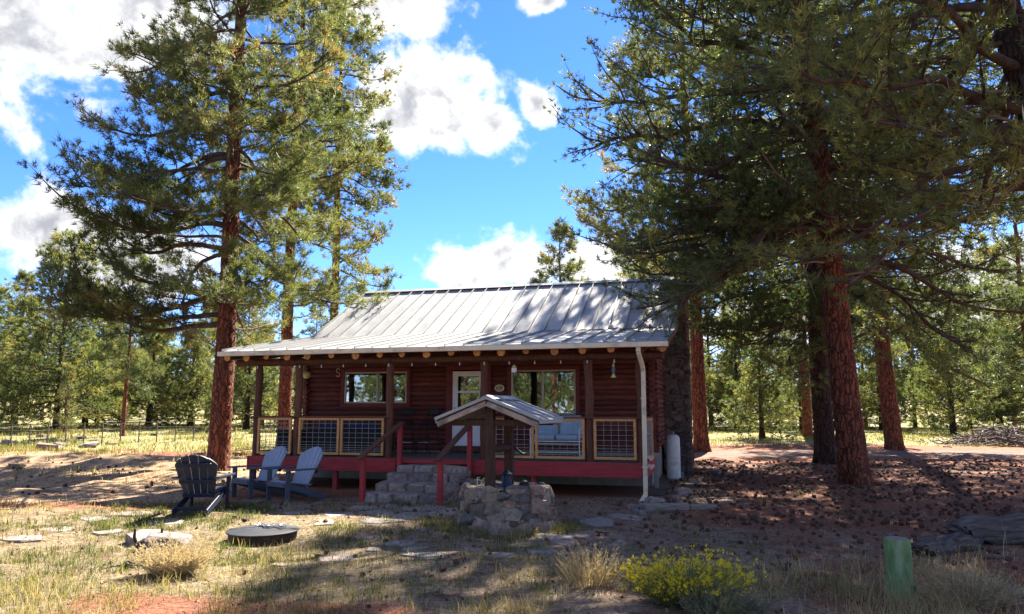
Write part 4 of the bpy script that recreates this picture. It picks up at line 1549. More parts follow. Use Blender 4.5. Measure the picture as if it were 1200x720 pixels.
# ------------------------------------------------------------------ wishing well
WX, WY = -.08, 11.1
well = empty('wishing_well', (WX, WY, gz(WX, WY)))
tag(well, 'round stone wishing well with a small metal gable roof on dark posts', 'well')
base = MB().lathe([(.69, -.2), (.67, .1), (.635, .53), (.60, .56)], 24).build('stone_base', M['mortar'], well)
for (x, z_, a, b) in darts(2 * math.pi * .69, .60, [(.14, .17), (.10, .125), (.07, .09), (.045, .06), (.03, .04)], 3000, True, 5):
    am = x / .69
    rr = .69 - .07 * z_ / .56 + .02 * math.cos(8 * am)
    link('stone', rnd.choice(pool_well), base, (rr * math.cos(am), rr * math.sin(am), z_ - .04), (rnd.uniform(-.1, .1) - .08, rnd.uniform(-.28, .28), am + math.pi / 2 + rnd.uniform(-.06, .06)), (a * 2.1, .12 * rnd.uniform(.8, 1.3), b * 2.1))
a = 0
while a < 6.2:
    da = rnd.uniform(.35, .6)
    for (rq, dq) in ((.55, .24), (.30, .30)):
        am = a + da / 2
        link('stone', rnd.choice(pool_well), base, (rq * math.cos(am), rq * math.sin(am), .565 + rnd.uniform(-.012, .014)), (rnd.uniform(-.05, .05), rnd.uniform(-.05, .05), am + math.pi / 2), (rq * da - .01, dq, .09))
    a += da
wth = R(22)                       # ridge runs away and to the right
wr = empty('well_roof', (-.10, -.10, 0), -wth, parent=well)
wr_p = wr
HW, LN, EZ, AZ_ = .78, 1.0, 1.555, 1.865
for s_ in (-1, 1):
    MB().bar((s_ * .02, 0, AZ_ - .005), (s_ * (HW + .02), 0, EZ - .005), LN - .08, .02, up=(0, 0, 1)).build('roof_board', M['weathered'], wr)
    n = 3
    for k in range(n):
        yc = -LN / 2 + LN * (k + .5) / n
        m = MB()
        m.bar((s_ * .0, yc, AZ_ + .025), (s_ * (HW + .04), yc, EZ + .025), LN / n - .003, .012, up=(0, 0, 1), bev=.002)
        m.bar((s_ * .0, yc - LN / n / 2 + .012, AZ_ + .038), (s_ * (HW + .04), yc - LN / n / 2 + .012, EZ + .038), .018, .03, up=(0, 0, 1), bev=.003)
        m.build('roof_panel', M['roof'], wr)
    m = MB()
    m.bar((s_ * (HW + .035), -LN / 2, EZ + .005), (s_ * (HW + .035), LN / 2, EZ + .005), .02, .06, bev=.003)
    m.build('eave_trim', M['roof'], wr)
    for e in (-1, 1):
        MB().bar((s_ * .005, e * (LN / 2 + .004), AZ_ - .05), (s_ * (HW + .01), e * (LN / 2 + .004), EZ - .045), .028, .075, up=(0, 0, 1), bev=.006).build('barge_board', M['barge'], wr)
        MB().bar((s_ * .0, e * (LN / 2 + .012), AZ_ + .035), (s_ * (HW + .045), e * (LN / 2 + .012), EZ + .035), .04, .045, up=(0, 0, 1), bev=.004).build('metal_edge', M['roof'], wr)
rcp = MB()
for s_ in (-1, 1):
    rcp.bar((s_ * .055, -LN / 2 - .02, AZ_ + .042), (s_ * .055, LN / 2 + .02, AZ_ + .042), .13, .010, up=(s_ * .43, 0, .9), bev=.002)
rcp.build('ridge_cap', M['roof'], wr)
for e in (-1, 1):
    bx(-.065, .065, e * .36 - .05, e * .36 + .05, .45, AZ_ - .03, .008).build('post', M['well_post'], wr)
    MB().bar((-HW + .06, e * .36, EZ - .02), (HW - .06, e * .36, EZ - .02), .04, .085).build('cross_beam', M['well_post'], wr)
MB().tube([(0, -.33, 1.16), (0, .33, 1.16)], .06, 12).build('windlass', M['well_post'], wr, True)
MB().tube([(.0, .41, 1.16), (.0, .52, 1.16), (.16, .52, 1.05), (.16, .64, 1.05)], .016, 8).build('crank', M['black_metal'], wr, True)
# ornaments on the rim
wz = gz(WX, WY) + .60
t = empty('wheel_ornament', (WX - .30, WY - .32, wz), .2)
tag(t, 'small tan metal ornament with spoked wheel on the well rim', 'ornament')
ringp = [(.065 * math.cos(a), 0, .075 + .065 * math.sin(a)) for a in np.linspace(0, 2 * math.pi, 21)]
wl = MB().tube(ringp, .009, 6).build('wheel', M['cream'], t, True)
for k in range(3):
    a = k * math.pi / 3 + .4
    MB().tube([(.06 * math.cos(a), 0, .075 + .06 * math.sin(a)), (-.06 * math.cos(a), 0, .075 - .06 * math.sin(a))], .005, 5).build('spoke', M['cream'], wl)
fm = MB()
fm.tube([(-.12, .02, .0), (-.12, .02, .15), (-.08, .02, .15)], .008, 6)
fm.tube([(-.15, .02, .008), (.14, .02, .008)], .012, 6)
fm.tube([(.0, .03, .14), (.02, .03, .30), (.05, .03, .33)], .012, 6)
fm.build('frame', M['cream'], t, True)
t = empty('garden_lantern', (WX + .0, WY - .18, wz), 0)
tag(t, 'dark blue-black pump-like ornament between the well posts', 'ornament')
MB().lathe([(.085, 0), (.09, .02), (.075, .05), (.07, .17), (.085, .19), (.05, .22), (.02, .26)], 14).build('body', M['navy_plastic'], t, True)
MB().tube([(.08, 0, .06), (.11, 0, .14), (.10, 0, .24), (.07, 0, .26)], .010, 6).build('handle', M['navy_plastic'], t, True)
t = empty('dark_pot', (WX + .26, WY - .28, wz), 0)
tag(t, 'small squat black pot on the well rim beside the far post', 'pot')
MB().lathe([(.05, 0), (.075, .03), (.07, .07), (.055, .085)], 14).build('body', M['black_metal'], t, True)
MB().lathe([(.06, .086), (.058, .095), (.02, .11)], 14).build('lid', M['black_metal'], t, True)

# ------------------------------------------------------------------ adirondack chairs
def adirondack(x, y, face, mat, matd, label):
    """face: heading the sitter looks to, degrees from -Y counted clockwise seen from above towards -X"""
    t = empty('adirondack_chair', (x, y, gz(x, y) - .01), -R(face))
    tag(t, label, 'chair', 'adirondack chairs on the grass')
    # seat slats
    for k in range(6):
        yy = -.34 + k * .096
        zz_ = .385 - .016 * k - (.025 if k == 0 else 0)
        MB().box((0, yy, zz_), (.54, .086, .022), .006, Matrix.Rotation(R(-10 + (-25 if k == 0 else 0) * -1), 3, 'X')).build('seat_slat', mat, t)
    rec = R(24)
    cb_, sb = math.cos(rec), math.sin(rec)
    y0, z0 = .17, .26
    lens = (.62, .72, .76, .72, .62)
    for k in range(5):
        s_ = k - 2
        a = R(4.0) * s_
        ln = lens[k]
        n = 9
        wd0, wd1 = .092, .140

        def arch(px_, l_):
            lx = s_ * .098 + px_ * math.cos(a) + l_ * math.sin(a)
            return .775 - 1.25 * lx * lx - .35 * abs(lx) ** 3
        pts = []
        lt = arch(wd1 / 2, ln)
        for i in range(n + 1):                            # right edge up, along the arched top, left edge down
            f = i / n
            pts.append((wd0 / 2 + (wd1 - wd0) / 2 * f, f * (lt - .012)))
        top = []
        for i in range(0, 6):
            px_ = wd1 / 2 * (.93 - i * 2 * .93 / 5)
            top.append((px_, arch(px_, ln) + (0 if 0 < i < 5 else -.004)))
        lt2 = arch(-wd1 / 2, ln)
        ptl = [(wd0 / 2 + (wd1 - wd0) / 2 * i / n, i / n * (lt2 - .012)) for i in range(n + 1)]
        left = [(-p[0], p[1]) for p in reversed(ptl)]
        out = pts + top + left
        m = len(out)
        vs = []
        for th in (-.010, .010):
            for (px_, l_) in out:
                bulge = .02 * (px_ / .05 + s_ * 2) ** 2 * .12      # the back is slightly dished
                lx = s_ * .098 + px_ * math.cos(a) + l_ * math.sin(a)
                ll = l_ * math.cos(a) - px_ * math.sin(a)
                vs.append((lx, y0 + ll * sb + th * cb_ - bulge, z0 + ll * cb_ - th * sb))
        fs = [tuple(range(m)), tuple(m + i for i in range(m))[::-1]] + [(i, m + i, m + (i + 1) % m, (i + 1) % m) for i in range(m)]
        MB().add(vs, fs).build('back_slat', mat, t)
    for (l_, hw) in ((.30, .275), (.60, .28), (.05, .24)):
        MB().box((0, y0 + l_ * sb + .028 * cb_, z0 + l_ * cb_ - .028 * sb), (2 * hw, .026, .07), .006, Matrix.Rotation(-rec, 3, 'X')).build('back_rail', matd, t)
    for s_ in (-1, 1):
        arm = MB()
        pts = [(-.055, -.44), (.045, -.46), (.075, -.40), (.07, -.1), (.05, .34), (-.03, .34), (-.05, -.1)]
        k = len(pts)
        vs = [(s_ * .335 + s_ * p[0], p[1], .575) for p in pts] + [(s_ * .335 + s_ * p[0], p[1], .60) for p in pts]
        fs = [tuple(range(k)), tuple(k + i for i in range(k))[::-1]] + [(i, k + i, k + (i + 1) % k, (i + 1) % k) for i in range(k)]
        arm.add(vs, [f[::-1] for f in fs] if s_ > 0 else fs).build('arm', matd, t)
        MB().box((s_ * .30, -.33, .287), (.028, .095, .575), .006).build('front_leg', matd, t)
        MB().bar((s_ * .268, -.38, .335), (s_ * .268, .50, .045), .026, .11).build('rear_leg', matd, t)
        MB().bar((s_ * .325, -.33, .56), (s_ * .325, -.33, .42), .03, .07, up=(0, 1, 0)).build('arm_bracket', matd, t)
    MB().box((0, -.385, .325), (.51, .024, .09), .006).build('front_apron', matd, t)
    MB().bar((-.26, .40, .10), (.26, .40, .10), .024, .06).build('rear_stretcher', matd, t)
    return t


x, y = gpt(236, 600)
adirondack(x, y + .0, 178, M['navy_plastic'], M['navy_plastic'], 'navy adirondack chair seen from behind, its back turned to the fire pit lid').scale = (1.0, 1.0, 1.0)
x, y = gpt(300, 583)
adirondack(x, y + .1, 40, M['slate_plastic'], M['slate_dark'], 'slate blue adirondack chair beside the navy chair').scale = (1.02, 1.02, 1.0)
x, y = gpt(343, 587)
adirondack(x, y + .05, 40, M['slate_plastic'], M['slate_dark'], 'slate blue adirondack chair closest to the porch steps').scale = (1.02, 1.02, 1.02)
x, y = gpt(321, 571)
t = empty('yard_bucket', (x, y, gz(x, y)))
tag(t, 'pale bucket set against the red skirt between two slate blue chairs', 'bucket')
MB().lathe([(.10, 0), (.125, .26), (.135, .27), (.135, .285), (.12, .285), (.095, .02)], 16).build('pail', M['white_tank'], t, True)
MB().tube([(.13 * math.cos(a), 0, .26 + .12 * math.sin(a)) for a in np.linspace(0, math.pi, 9)], .005, 5).build('handle', M['wire'], t)

# ------------------------------------------------------------------ fire pit
x, y = gpt(308, 631)
fp = empty('fire_pit', (x, y, gz(x, y) - .01))
fp.scale = (.97, .97, .66)
tag(fp, 'round rusty steel fire pit covered by a two-piece black lid', 'fire pit')
MB().lathe([(.45, -.1), (.452, .17), (.462, .175), (.462, .19), (.44, .19), (.435, -.05)], 40).build('ring', M['rust_steel'], fp, True)
for s_ in (-1, 1):
    vs, fs = [], []
    n = 18
    prof = [(.478, .178), (.480, .20), (.455, .212), (.10, .262), (.012, .265)]
    for (r_, z_) in prof:
        for i in range(n + 1):
            a = math.pi * i / n + (0 if s_ > 0 else math.pi)
            vs.append((r_ * math.cos(a), r_ * math.sin(a) + s_ * .012, z_))
    for i in range(len(prof) - 1):
        for j in range(n):
            b = i * (n + 1) + j
            fs.append((b, b + 1, b + n + 2, b + n + 1))
    MB().add(vs, fs).build('lid_half', M['lid'], fp, True)
MB().bar((-.46, 0, .224), (.46, 0, .224), .02, .012).build('lid_seam', M['lid'], fp)
ch = empty('lid_chain', (x + .06, y - .02, gz(x, y) + .172))
tag(ch, 'loose silver chain lying on the black fire pit lid', 'chain')
for k in range(16):
    a = k * .42
    cx_, cy_ = -.16 + k * .026, .05 * math.sin(a * 1.7) + .03 * math.cos(a * .8)
    rot = Euler((math.pi / 2 * (k % 2) * .7, .0, rnd.uniform(-.9, .9))).to_matrix()
    pts = [rot @ Vector((.028 * math.cos(q), .016 * math.sin(q), 0)) + Vector((cx_, cy_, .012)) for q in np.linspace(0, 2 * math.pi, 11)]
    MB().tube(pts, .006, 5).build('chain_link', M['chain'], ch, True)

# ------------------------------------------------------------------ yard stones, logs, posts
path = empty('flagstone_path', (0, 0, 0))
tag(path, 'worn flagstones laid flush with the ground around the steps and well', 'path', kind='structure')
gq = np.random.default_rng(4)


def slab(px, py, wpx, dpx, mat=M['flag'], th=.07, parent=path, name='flagstone', rise=.015):
    x, y = gpt(px, py)
    wx = wpx / F * y / 2
    y2 = gpt(px, py - dpx / 2)[1]; y1 = gpt(px, py + dpx / 2)[1]
    wy = (y2 - y1) / 2
    n = int(gq.integers(6, 10))
    an = np.sort(gq.uniform(0, 2 * np.pi, n) * .35 + np.arange(n) * 2 * np.pi / n * .65 + np.arange(n) * .0 + np.arange(n) * 2 * np.pi / n * .35)
    rr = gq.uniform(.82, 1.12, n)
    top = [(wx * r_ * math.cos(a), wy * r_ * math.sin(a)) for a, r_ in zip(an, rr)]
    vs = [(a * 1.03, b * 1.03, -th) for a, b in top] + [(a * 1.02, b * 1.02, rise - .012 + gq.normal(0, .002)) for a, b in top] + [(a * .96, b * .96, rise + gq.normal(0, .003)) for a, b in top]
    fs = [tuple(2 * n + i for i in range(n))]
    for l_ in range(2):
        fs += [(l_ * n + i, l_ * n + (i + 1) % n, (l_ + 1) * n + (i + 1) % n, (l_ + 1) * n + i) for i in range(n)]
    o = MB().add(vs, fs).build(name, mat, parent)
    o.location = (x, y, gz(x, y))
    return o


for q in [(400, 655, 56, 9), (500, 658, 66, 7), (470, 639, 40, 7), (440, 604, 46, 8), (480, 606, 40, 9), (520, 603, 44, 8), (500, 597, 60, 6), (425, 596, 40, 6), (445, 613, 56, 6), (520, 614, 44, 9), (500, 623, 30, 6),
          (650, 633, 50, 12), (690, 628, 46, 11), (665, 645, 36, 7), (700, 612, 46, 10), (735, 606, 40, 9), (390, 606, 40, 7), (375, 616, 36, 7), (350, 602, 36, 6), (430, 630, 34, 5), (556, 652, 30, 6), (585, 660, 40, 6), (720, 640, 40, 8),
          (22, 632, 56, 8), (150, 603, 50, 7), (195, 612, 44, 6), (110, 608, 44, 6), (465, 593, 44, 5), (545, 598, 40, 6), (440, 646, 30, 5), (490, 648, 34, 5), (635, 655, 34, 6), (330, 660, 30, 5), (130, 622, 40, 6), (68, 620, 40, 6)]:
    slab(*q)

# rocks by the walk
o = slab(170, 633, 54, 13, M['flag'], .1, None, 'flat_rock', .10)
tag(o, 'large flat grey rock tilted on the grass behind the dry bush', 'rock')
o.rotation_euler = (.10, .04, 0)
x, y = gpt(195, 652)
o = link('rock', pool_step[1], None, (x, y, gz(x, y) + .10), (.1, .1, .3), (.46, .36, .36)); tag(o, 'blocky tan rock half hidden by the dry straw bush', 'rock')
x, y = gpt(172, 652)
t = empty('animal_figure', (x, y, gz(x, y)), .2)
tag(t, 'small dark brown yard figure with two upright prongs in front of the flat rock', 'figure')
MB().lathe([(.05, -.02), (.13, .05), (.15, .13), (.12, .21), (.05, .25)], 12, wob=.08).build('body', M['rust_steel'], t, True)
for s_ in (-1, 1):
    MB().tube([(s_ * .12, 0, .18), (s_ * .15, 0, .27), (s_ * .145, 0, .36)], [.022, .018, .012], 7).build('prong', M['rust_steel'], t, True)

# boulders on the left slope and a few scattered rocks
for i, (px, py, s_) in enumerate([(58, 529, .75), (70, 524, .5), (105, 526, .6), (12, 522, .6), (48, 516, .42), (130, 522, .38), (20, 545, .4), (95, 518, .4), (180, 515, .34), (150, 530, .3)]):
    x, y = gpt(px, py)
    o = link('boulder', rnd.choice(pool_well), None, (x, y, gz(x, y) + .05 * s_), (rnd.uniform(-.2, .2), rnd.uniform(-.2, .2), rnd.uniform(0, 6)), (s_ * 1.3, s_, s_ * .6))
    tag(o, 'lichen-grey boulder among others on the eroded slope left of the chairs', 'boulder', 'boulders on the left slope')
for i, (px, py, s_) in enumerate([(760, 597, .20), (750, 603, .16), (768, 590, .24), (795, 560, .3), (800, 580, .26), (815, 566, .2), (838, 556, .22), (790, 585, .18), (742, 597, .15)]):
    x, y = gpt(px, py)
    o = link('rock', rnd.choice(pool_step), None, (x, y, gz(x, y) + .02), (rnd.uniform(-.2, .2), rnd.uniform(-.2, .2), rnd.uniform(0, 6)), (s_ * 1.3, s_, s_ * .7))
    tag(o, 'loose pinkish rock on the ground between downspout and chimney', 'rock', 'rocks by the chimney')
# landscape timber by the downspout
x, y = gpt(800, 598)
t = empty('landscape_timber', (x, y, gz(x, y)), R(6))
tag(t, 'weathered grey timber edging on the ground beside the downspout', 'timber')
MB().bar((-.66, 0, .05), (.10, 0, .055), .16, .13, bev=.02).build('beam', M['weathered'], t)
MB().bar((.12, .03, .04), (.62, .05, .03), .13, .10, bev=.02).build('beam', M['weathered'], t)

# green post
x, y = gpt(1056, 700)
t = empty('green_post', (x, y, gz(x, y)))
tag(t, 'short stout post of peeling faded green paint standing in the dry grass', 'post')
m = MB()
n = 20
prof = []
for i in range(15):
    f = i / 14
    prof.append((.108 + .030 * (1 - f) ** 2 + .006 * math.sin(f * 9), -.08 + f * .60))
m.lathe(prof + [(.10, .525)], n, wob=.05)
m.build('shaft', M['green_post'], t, True)
MB().lathe([(.098, .5252), (.095, .531)], 20).build('sawn_top', M['weathered'], t, True)

# old log pieces at the frame's edge of the yard
for (px, py, ln, r_, rz, lab) in ((1203, 634, 2.0, .20, R(14), 'large weathered grey log lying beside the dry grass'), (1108, 648, .85, .12, R(28), 'split dark log chunk lying at the end of the large grey log')):
    x, y = gpt(px, py)
    k, n_ = 26, 40
    g_ = np.random.default_rng(int(px))
    V_, Q_ = tube_arrays(np.array([[(-.5 + i / (k - 1)) * ln, .03 * math.sin(i * .5), r_ * .72 + .02 * math.sin(i * .7)] for i in range(k)]), np.array([r_ * (.80 + .20 * min(1, i / 4.0)) for i in range(k)]), n_)
    prof_ = 1 + g_.normal(0, .055, n_) + .10 * np.sin(np.arange(n_) * 2 * np.pi / n_ * 3 + 1)          # long splits and ridges
    prof_[g_.integers(0, n_, 7)] *= .80
    C_ = np.repeat(np.array([[(-.5 + i / (k - 1)) * ln, .03 * math.sin(i * .5), r_ * .72 + .02 * math.sin(i * .7)] for i in range(k)]), n_, 0)
    V_ = C_ + (V_ - C_) * (np.tile(prof_, k) * (1 + g_.normal(0, .03, k * n_)))[:, None]
    ends = np.zeros((k, n_)); ends[0] = -np.abs(g_.normal(0, .10, n_)); ends[-1] = np.abs(g_.normal(0, .10, n_))   # ragged broken ends
    V_[:, 0] += ends.ravel()
    me = np_mesh('fallen_log', V_, quads=Q_, tris=[(0, j + 1, j) for j in range(1, n_ - 1)] + [((k - 1) * n_, (k - 1) * n_ + j, (k - 1) * n_ + j + 1) for j in range(1, n_ - 1)], mat=M['old_log'])
    o = link('fallen_log', me, None, (x, y, gz(x, y) - .03), (0, 0, rz))
    tag(o, lab, 'log')

# brush pile of dead sticks
x, y = gpt(1172, 522)
tb = Tubes()
g_ = np.random.default_rng(9)
for i in range(420):
    px_, py_ = g_.normal(0, 1.5), g_.normal(0, .9)
    hh = max(0.02, 1.0 - .33 * abs(px_) - .3 * abs(py_)) * g_.uniform(.05, 1.0)
    a, e = g_.uniform(0, np.pi), g_.normal(.0, .32)
    l_ = g_.uniform(.5, 1.5)
    d_ = np.array([math.cos(a) * math.cos(e), math.sin(a) * math.cos(e), math.sin(e)]) * l_ / 2
    c_ = np.array([px_, py_, hh])
    r_ = g_.uniform(.010, .038)
    tb.add(np.array([c_ - d_, c_ + g_.normal(0, .05, 3), c_ + d_]), [r_, r_ * .9, r_ * .6], 5)
o = link('brush_pile', tb.mesh('brush_pile', M['stick']), None, (x, y, gz(x, y)))
tag(o, 'heap of dead sticks and limbs at the edge of the sunny track', 'brush pile', kind='stuff')

# wire fence across the left meadow
fn = empty('wire_fence', (0, 0, 0))
tag(fn, 'thin wire fence on slim posts crossing the left meadow', 'fence')
prev = None
for i, px in enumerate(range(-20, 262, 21)):
    dd = 33 + .35 * i + rnd.uniform(-.2, .2)
    x = px_at(px, dd); y = dd; zz_ = gz(x, y)
    MB().tube([(x, y, zz_ - .1), (x + rnd.uniform(-.03, .03), y, zz_ + 1.05)], .028, 6).build('fence_post', M['old_log'], fn)
    if prev:
        for h_ in (.4, .75, 1.0):
            MB().tube([(prev[0], prev[1], prev[2] + h_), ((prev[0] + x) / 2, (prev[1] + y) / 2, (prev[2] + zz_) / 2 + h_ - .03), (x, y, zz_ + h_)], .004, 4).build('fence_wire', M['wire'], fn)
    prev = (x, y, zz_)

# ------------------------------------------------------------------ ground cover
def blades(name, P, ln, wd, tint, g, mat, lean=.35, flat=0.0):
    """curved blades: P (N,3) roots"""
    N = len(P)
    a = g.uniform(0, 2 * np.pi, N)
    le = np.abs(g.normal(0, lean, N)) + flat
    d = np.stack([np.cos(a) * np.sin(le), np.sin(a) * np.sin(le), np.cos(le)], -1)
    d2 = d + np.stack([np.cos(a) * .5, np.sin(a) * .5, -.25 * np.ones(N)], -1) * g.uniform(.1, 1.0, (N, 1))
    d2 /= np.linalg.norm(d2, axis=1, keepdims=True)
    s = np.stack([-np.sin(a), np.cos(a), np.zeros(N)], -1)
    tw = g.normal(0, .8, N)
    s = s * np.cos(tw)[:, None] + np.stack([np.cos(a), np.sin(a), np.zeros(N)], -1) * np.sin(tw)[:, None]
    ln = ln[:, None]; w2 = (wd / 2)[:, None]
    m_ = P + d * ln * .55
    V = np.stack([P - s * w2, P + s * w2, m_ - s * w2 * .75, m_ + s * w2 * .75, m_ + d2 * ln * .5], 1).reshape(-1, 3)
    b = np.arange(N)[:, None] * 5
    T = np.concatenate([b + [0, 1, 3], b + [0, 3, 2], b + [2, 3, 4]], 0)
    return np_mesh(name, V, tris=T, mat=mat, attrs={'tint': np.repeat(np.clip(tint, 0, 1), 5)})


def inside_cabin(x, y):
    dx, dy = x - CO[0], y - CO[1]
    u = dx * CU[0] + dy * CU[1]; v = dx * CV[0] + dy * CV[1]
    return (u > -.2) & (u < W + .3) & (v > -.1) & (v < BV + .2) | (u > 3.5) & (u < 5.4) & (v > -1.95) & (v < 0)


def in_well(x, y):
    return np.hypot(x - WX, y - WY) < .74


def tufts(name, label, n, box, tint, h, g, keep, per=(8, 16), spread=.06, w=.006, mat=None, lean=.35):
    x = g.uniform(box[0], box[1], n); y = g.uniform(box[2] ** .5, box[3] ** .5, n) ** 2
    k = (g.random(n) < keep(x, y)) & ~inside_cabin(x, y) & ~in_well(x, y)
    x, y = x[k], y[k]
    c = g.integers(per[0], per[1], len(x))
    base_t = np.clip(g.normal(tint[0], tint[1], len(x)), 0, 1)
    X = np.repeat(x, c) + g.normal(0, spread, c.sum()); Y = np.repeat(y, c) + g.normal(0, spread, c.sum())
    P = np.stack([X, Y, terrain(X, Y) - .012], -1)
    dist = np.hypot(X, Y)
    ln = h * g.uniform(.45, 1.25, len(X)) * np.repeat(g.uniform(.6, 1.3, len(x)), c)
    me = blades(name, P, ln, np.maximum(w, dist * .00075) * g.uniform(.7, 1.2, len(X)), np.repeat(base_t, c) + g.normal(0, .12, len(X)), g, mat or M['grass'], lean)
    o = link(name, me)
    tag(o, label, 'grass', kind='stuff')
    return o


g = np.random.default_rng(100)
patch = lambda x, y, s=.8, sd=20: sstep(vnoise(x * s, y * s, sd), .42, .68)
tufts('green_grass', 'patchy short green grass on the left of the yard', 5200, (-13, .5, 5.4, 13.5), (.27, .13), .10, g, lambda x, y: patch(x, y, .9, 20) * (.35 + .65 * sstep(-x, .2, 2.5)) * sstep(y, 5.6, 6.5), (10, 20))
tufts('dry_grass', 'dry tan grass tufts scattered through the left of the yard', 3000, (-13, .5, 5.0, 13.5), (.70, .14), .12, g, lambda x, y: patch(x, y, .7, 25) * .8, (7, 14), .07)
tufts('foreground_grass', 'mixed tan and green grass along the front of the yard', 3600, (-5, 6.5, 4.6, 8.2), (.66, .2), .14, g, lambda x, y: patch(x, y, 1.1, 30) * (1 - .75 * sstep(y, 6.6, 8.2)), (8, 15), .06, .005, lean=.5)
tufts('yard_grass', 'thin grass growing around the flagstones and the well', 1900, (-3.5, 3.2, 8, 14.2), (.45, .18), .08, g, lambda x, y: patch(x, y, 1.2, 33) * .7, (7, 14), .06)
ww = lambda x, y: np.exp(-((np.hypot(x - WX, (y - WY) * .9) - .95) / .22) ** 2) * (y < WY + .1) * .9
tufts('well_grass', 'taller yellow-green grass fringing the foot of the stone well', 1400, (-1.6, 1.6, 9.6, 11.6), (.52, .16), .15, g, lambda x, y: ww(x, y) * .5, (6, 11), .05)
tufts('right_grass', 'bleached straggling dry grass around the green post and old log', 2600, (2.2, 8.0, 4.8, 9.3), (.82, .14), .30, g, lambda x, y: patch(x, y, .9, 36) * sstep(x, 1.8, 3.2) * (1 - sstep(y - .25 * (x - 3), 7.2, 8.4)), (7, 14), .09, .005, lean=.75)
tufts('slope_grass', 'sparse dry grass on the eroded slope beyond the chairs', 2600, (-24, -6, 13.5, 28), (.66, .18), .16, g, lambda x, y: patch(x, y, .5, 38) * .6 + .4 * sstep(y, 23, 27), (7, 12), .10)
tufts('meadow_grass', 'pale yellow-green grass covering the left meadow', 7000, (-40, -6, 26, 60), (.50, .13), .20, g, lambda x, y: .25 + .65 * patch(x, y, .25, 40), (8, 12), .22)
tufts('clearing_grass', 'sunny yellow-green grass in the clearing behind the pines', 5200, (5, 44, 33, 62), (.46, .13), .18, g, lambda x, y: .2 + .7 * patch(x, y, .25, 42), (8, 12), .22)
tufts('right_weeds', 'a few green weeds on the cone-strewn ground', 260, (2.0, 9.0, 9.5, 16), (.35, .1), .12, g, lambda x, y: patch(x, y, .6, 44) * .25, (7, 12), .07)

# fallen needles and bark chips
N = 90000
x = g.uniform(-7, 15, N); y = g.uniform(4.6 ** .5, 24 ** .5, N) ** 2
k = (g.random(N) < np.where(x > 1.5, 1.0, .45)) & ~inside_cabin(x, y) & ~in_well(x, y) & (np.abs(x) < y * .85)
x, y = x[k], y[k]
P = np.stack([x, y, terrain(x, y) + .004], -1)
me = blades('needle_litter', P, g.uniform(.06, .16, len(x)), np.maximum(.006, y * .0010), g.uniform(0, 1, len(x)) ** 1.5, g, M['litter'], .12, 1.25)
tag(link('needle_litter', me), 'reddish fallen pine needles carpeting the ground under the pines', 'needle litter', kind='stuff')
N = 9000
x = g.uniform(-9, 16, N); y = g.uniform(4.6 ** .5, 26 ** .5, N) ** 2
k = ~inside_cabin(x, y) & ~in_well(x, y) & (np.abs(x) < y * .9)
x, y = x[k], y[k]
c = np.stack([x, y, terrain(x, y) + .008], -1)
off = g.normal(0, 1, (len(x), 4, 3)); off /= np.linalg.norm(off, axis=2, keepdims=True)
V = (c[:, None, :] + off * (g.uniform(.010, .032, (len(x), 1, 1)))).reshape(-1, 3)
b = np.arange(len(x))[:, None] * 4
T = np.concatenate([b + [0, 1, 2], b + [0, 2, 3], b + [0, 3, 1], b + [1, 3, 2]], 0)
me = np_mesh('bark_chips', V, tris=T, mat=M['litter'], attrs={'tint': np.repeat(g.uniform(0, 1, len(x)) ** 1.2, 4)})
tag(link('bark_chips', me), 'small bark chips and pebbles scattered over the yard', 'bark chips', kind='stuff')

# pine cones: the ones that show largest singly, the rest as one cover
cm = MB()
prof = [(.004, -.045), (.030, -.034), (.043, -.008), (.036, .018), (.020, .038), (.004, .05)]
n = 7
vs, fs = [], []
for i, (r_, z_) in enumerate(prof):
    for j in range(n):
        a = 2 * math.pi * (j + .5 * (i % 2)) / n
        rr = r_ * (1.22 if (j + i) % 2 else .86)
        vs.append((rr * math.cos(a), rr * math.sin(a), z_))
for i in range(len(prof) - 1):
    for j in range(n):
        fs.append((i * n + j, i * n + (j + 1) % n, (i + 1) * n + (j + 1) % n, (i + 1) * n + j))
cone_me = cm.add(vs, fs).mesh('pine_cone', M['cone'])
cone_v = np.array(vs); cone_q = np.array(fs)


def cone_ok(x, y):
    return (not inside_cabin(np.array(x), np.array(y))) and not in_well(x, y) and abs(x) < y * .74


cones = []
while len(cones) < 300:
    if rnd.random() < .80:
        x, y = rnd.uniform(1.8, 10.5), rnd.uniform(7.6 ** .5, 15.5 ** .5) ** 2
        if x < 2.6 and rnd.random() < .5: continue
    else:
        x, y = rnd.uniform(-4.5, 2.5), rnd.uniform(7.2, 13.5)
    if cone_ok(x, y): cones.append((x, y))
for (x, y) in cones:
    s_ = rnd.uniform(.55, .9)
    o = link('pine_cone', cone_me, None, (x, y, gz(x, y) + .026 * s_), (math.pi / 2 + rnd.uniform(-.5, .5), rnd.uniform(-.4, .4), rnd.uniform(0, 6.28)), (s_, s_, s_))
    tag(o, 'dark brown pine cone lying singly on the needle-covered yard ground', 'pine cone', 'pine cones on the ground')
Vs, Qs, nn = [], [], 0
for i in range(1900):
    x, y = (rnd.uniform(2.6, 19), rnd.uniform(11, 25)) if rnd.random() < .92 else (rnd.uniform(-16, -6), rnd.uniform(14, 24))
    if inside_cabin(np.array(x), np.array(y)) or abs(x) > y * .8: continue
    s_ = rnd.uniform(.6, 1.0)
    rm_ = np.array(Euler((math.pi / 2 + rnd.uniform(-.5, .5), rnd.uniform(-.4, .4), rnd.uniform(0, 6.28))).to_matrix())
    Vs.append((cone_v * s_) @ rm_.T + np.array([x, y, gz(x, y) + .026 * s_])); Qs.append(cone_q + nn); nn += len(cone_v)
me = np_mesh('cone_litter', np.concatenate(Vs), quads=np.concatenate(Qs), mat=M['cone'])
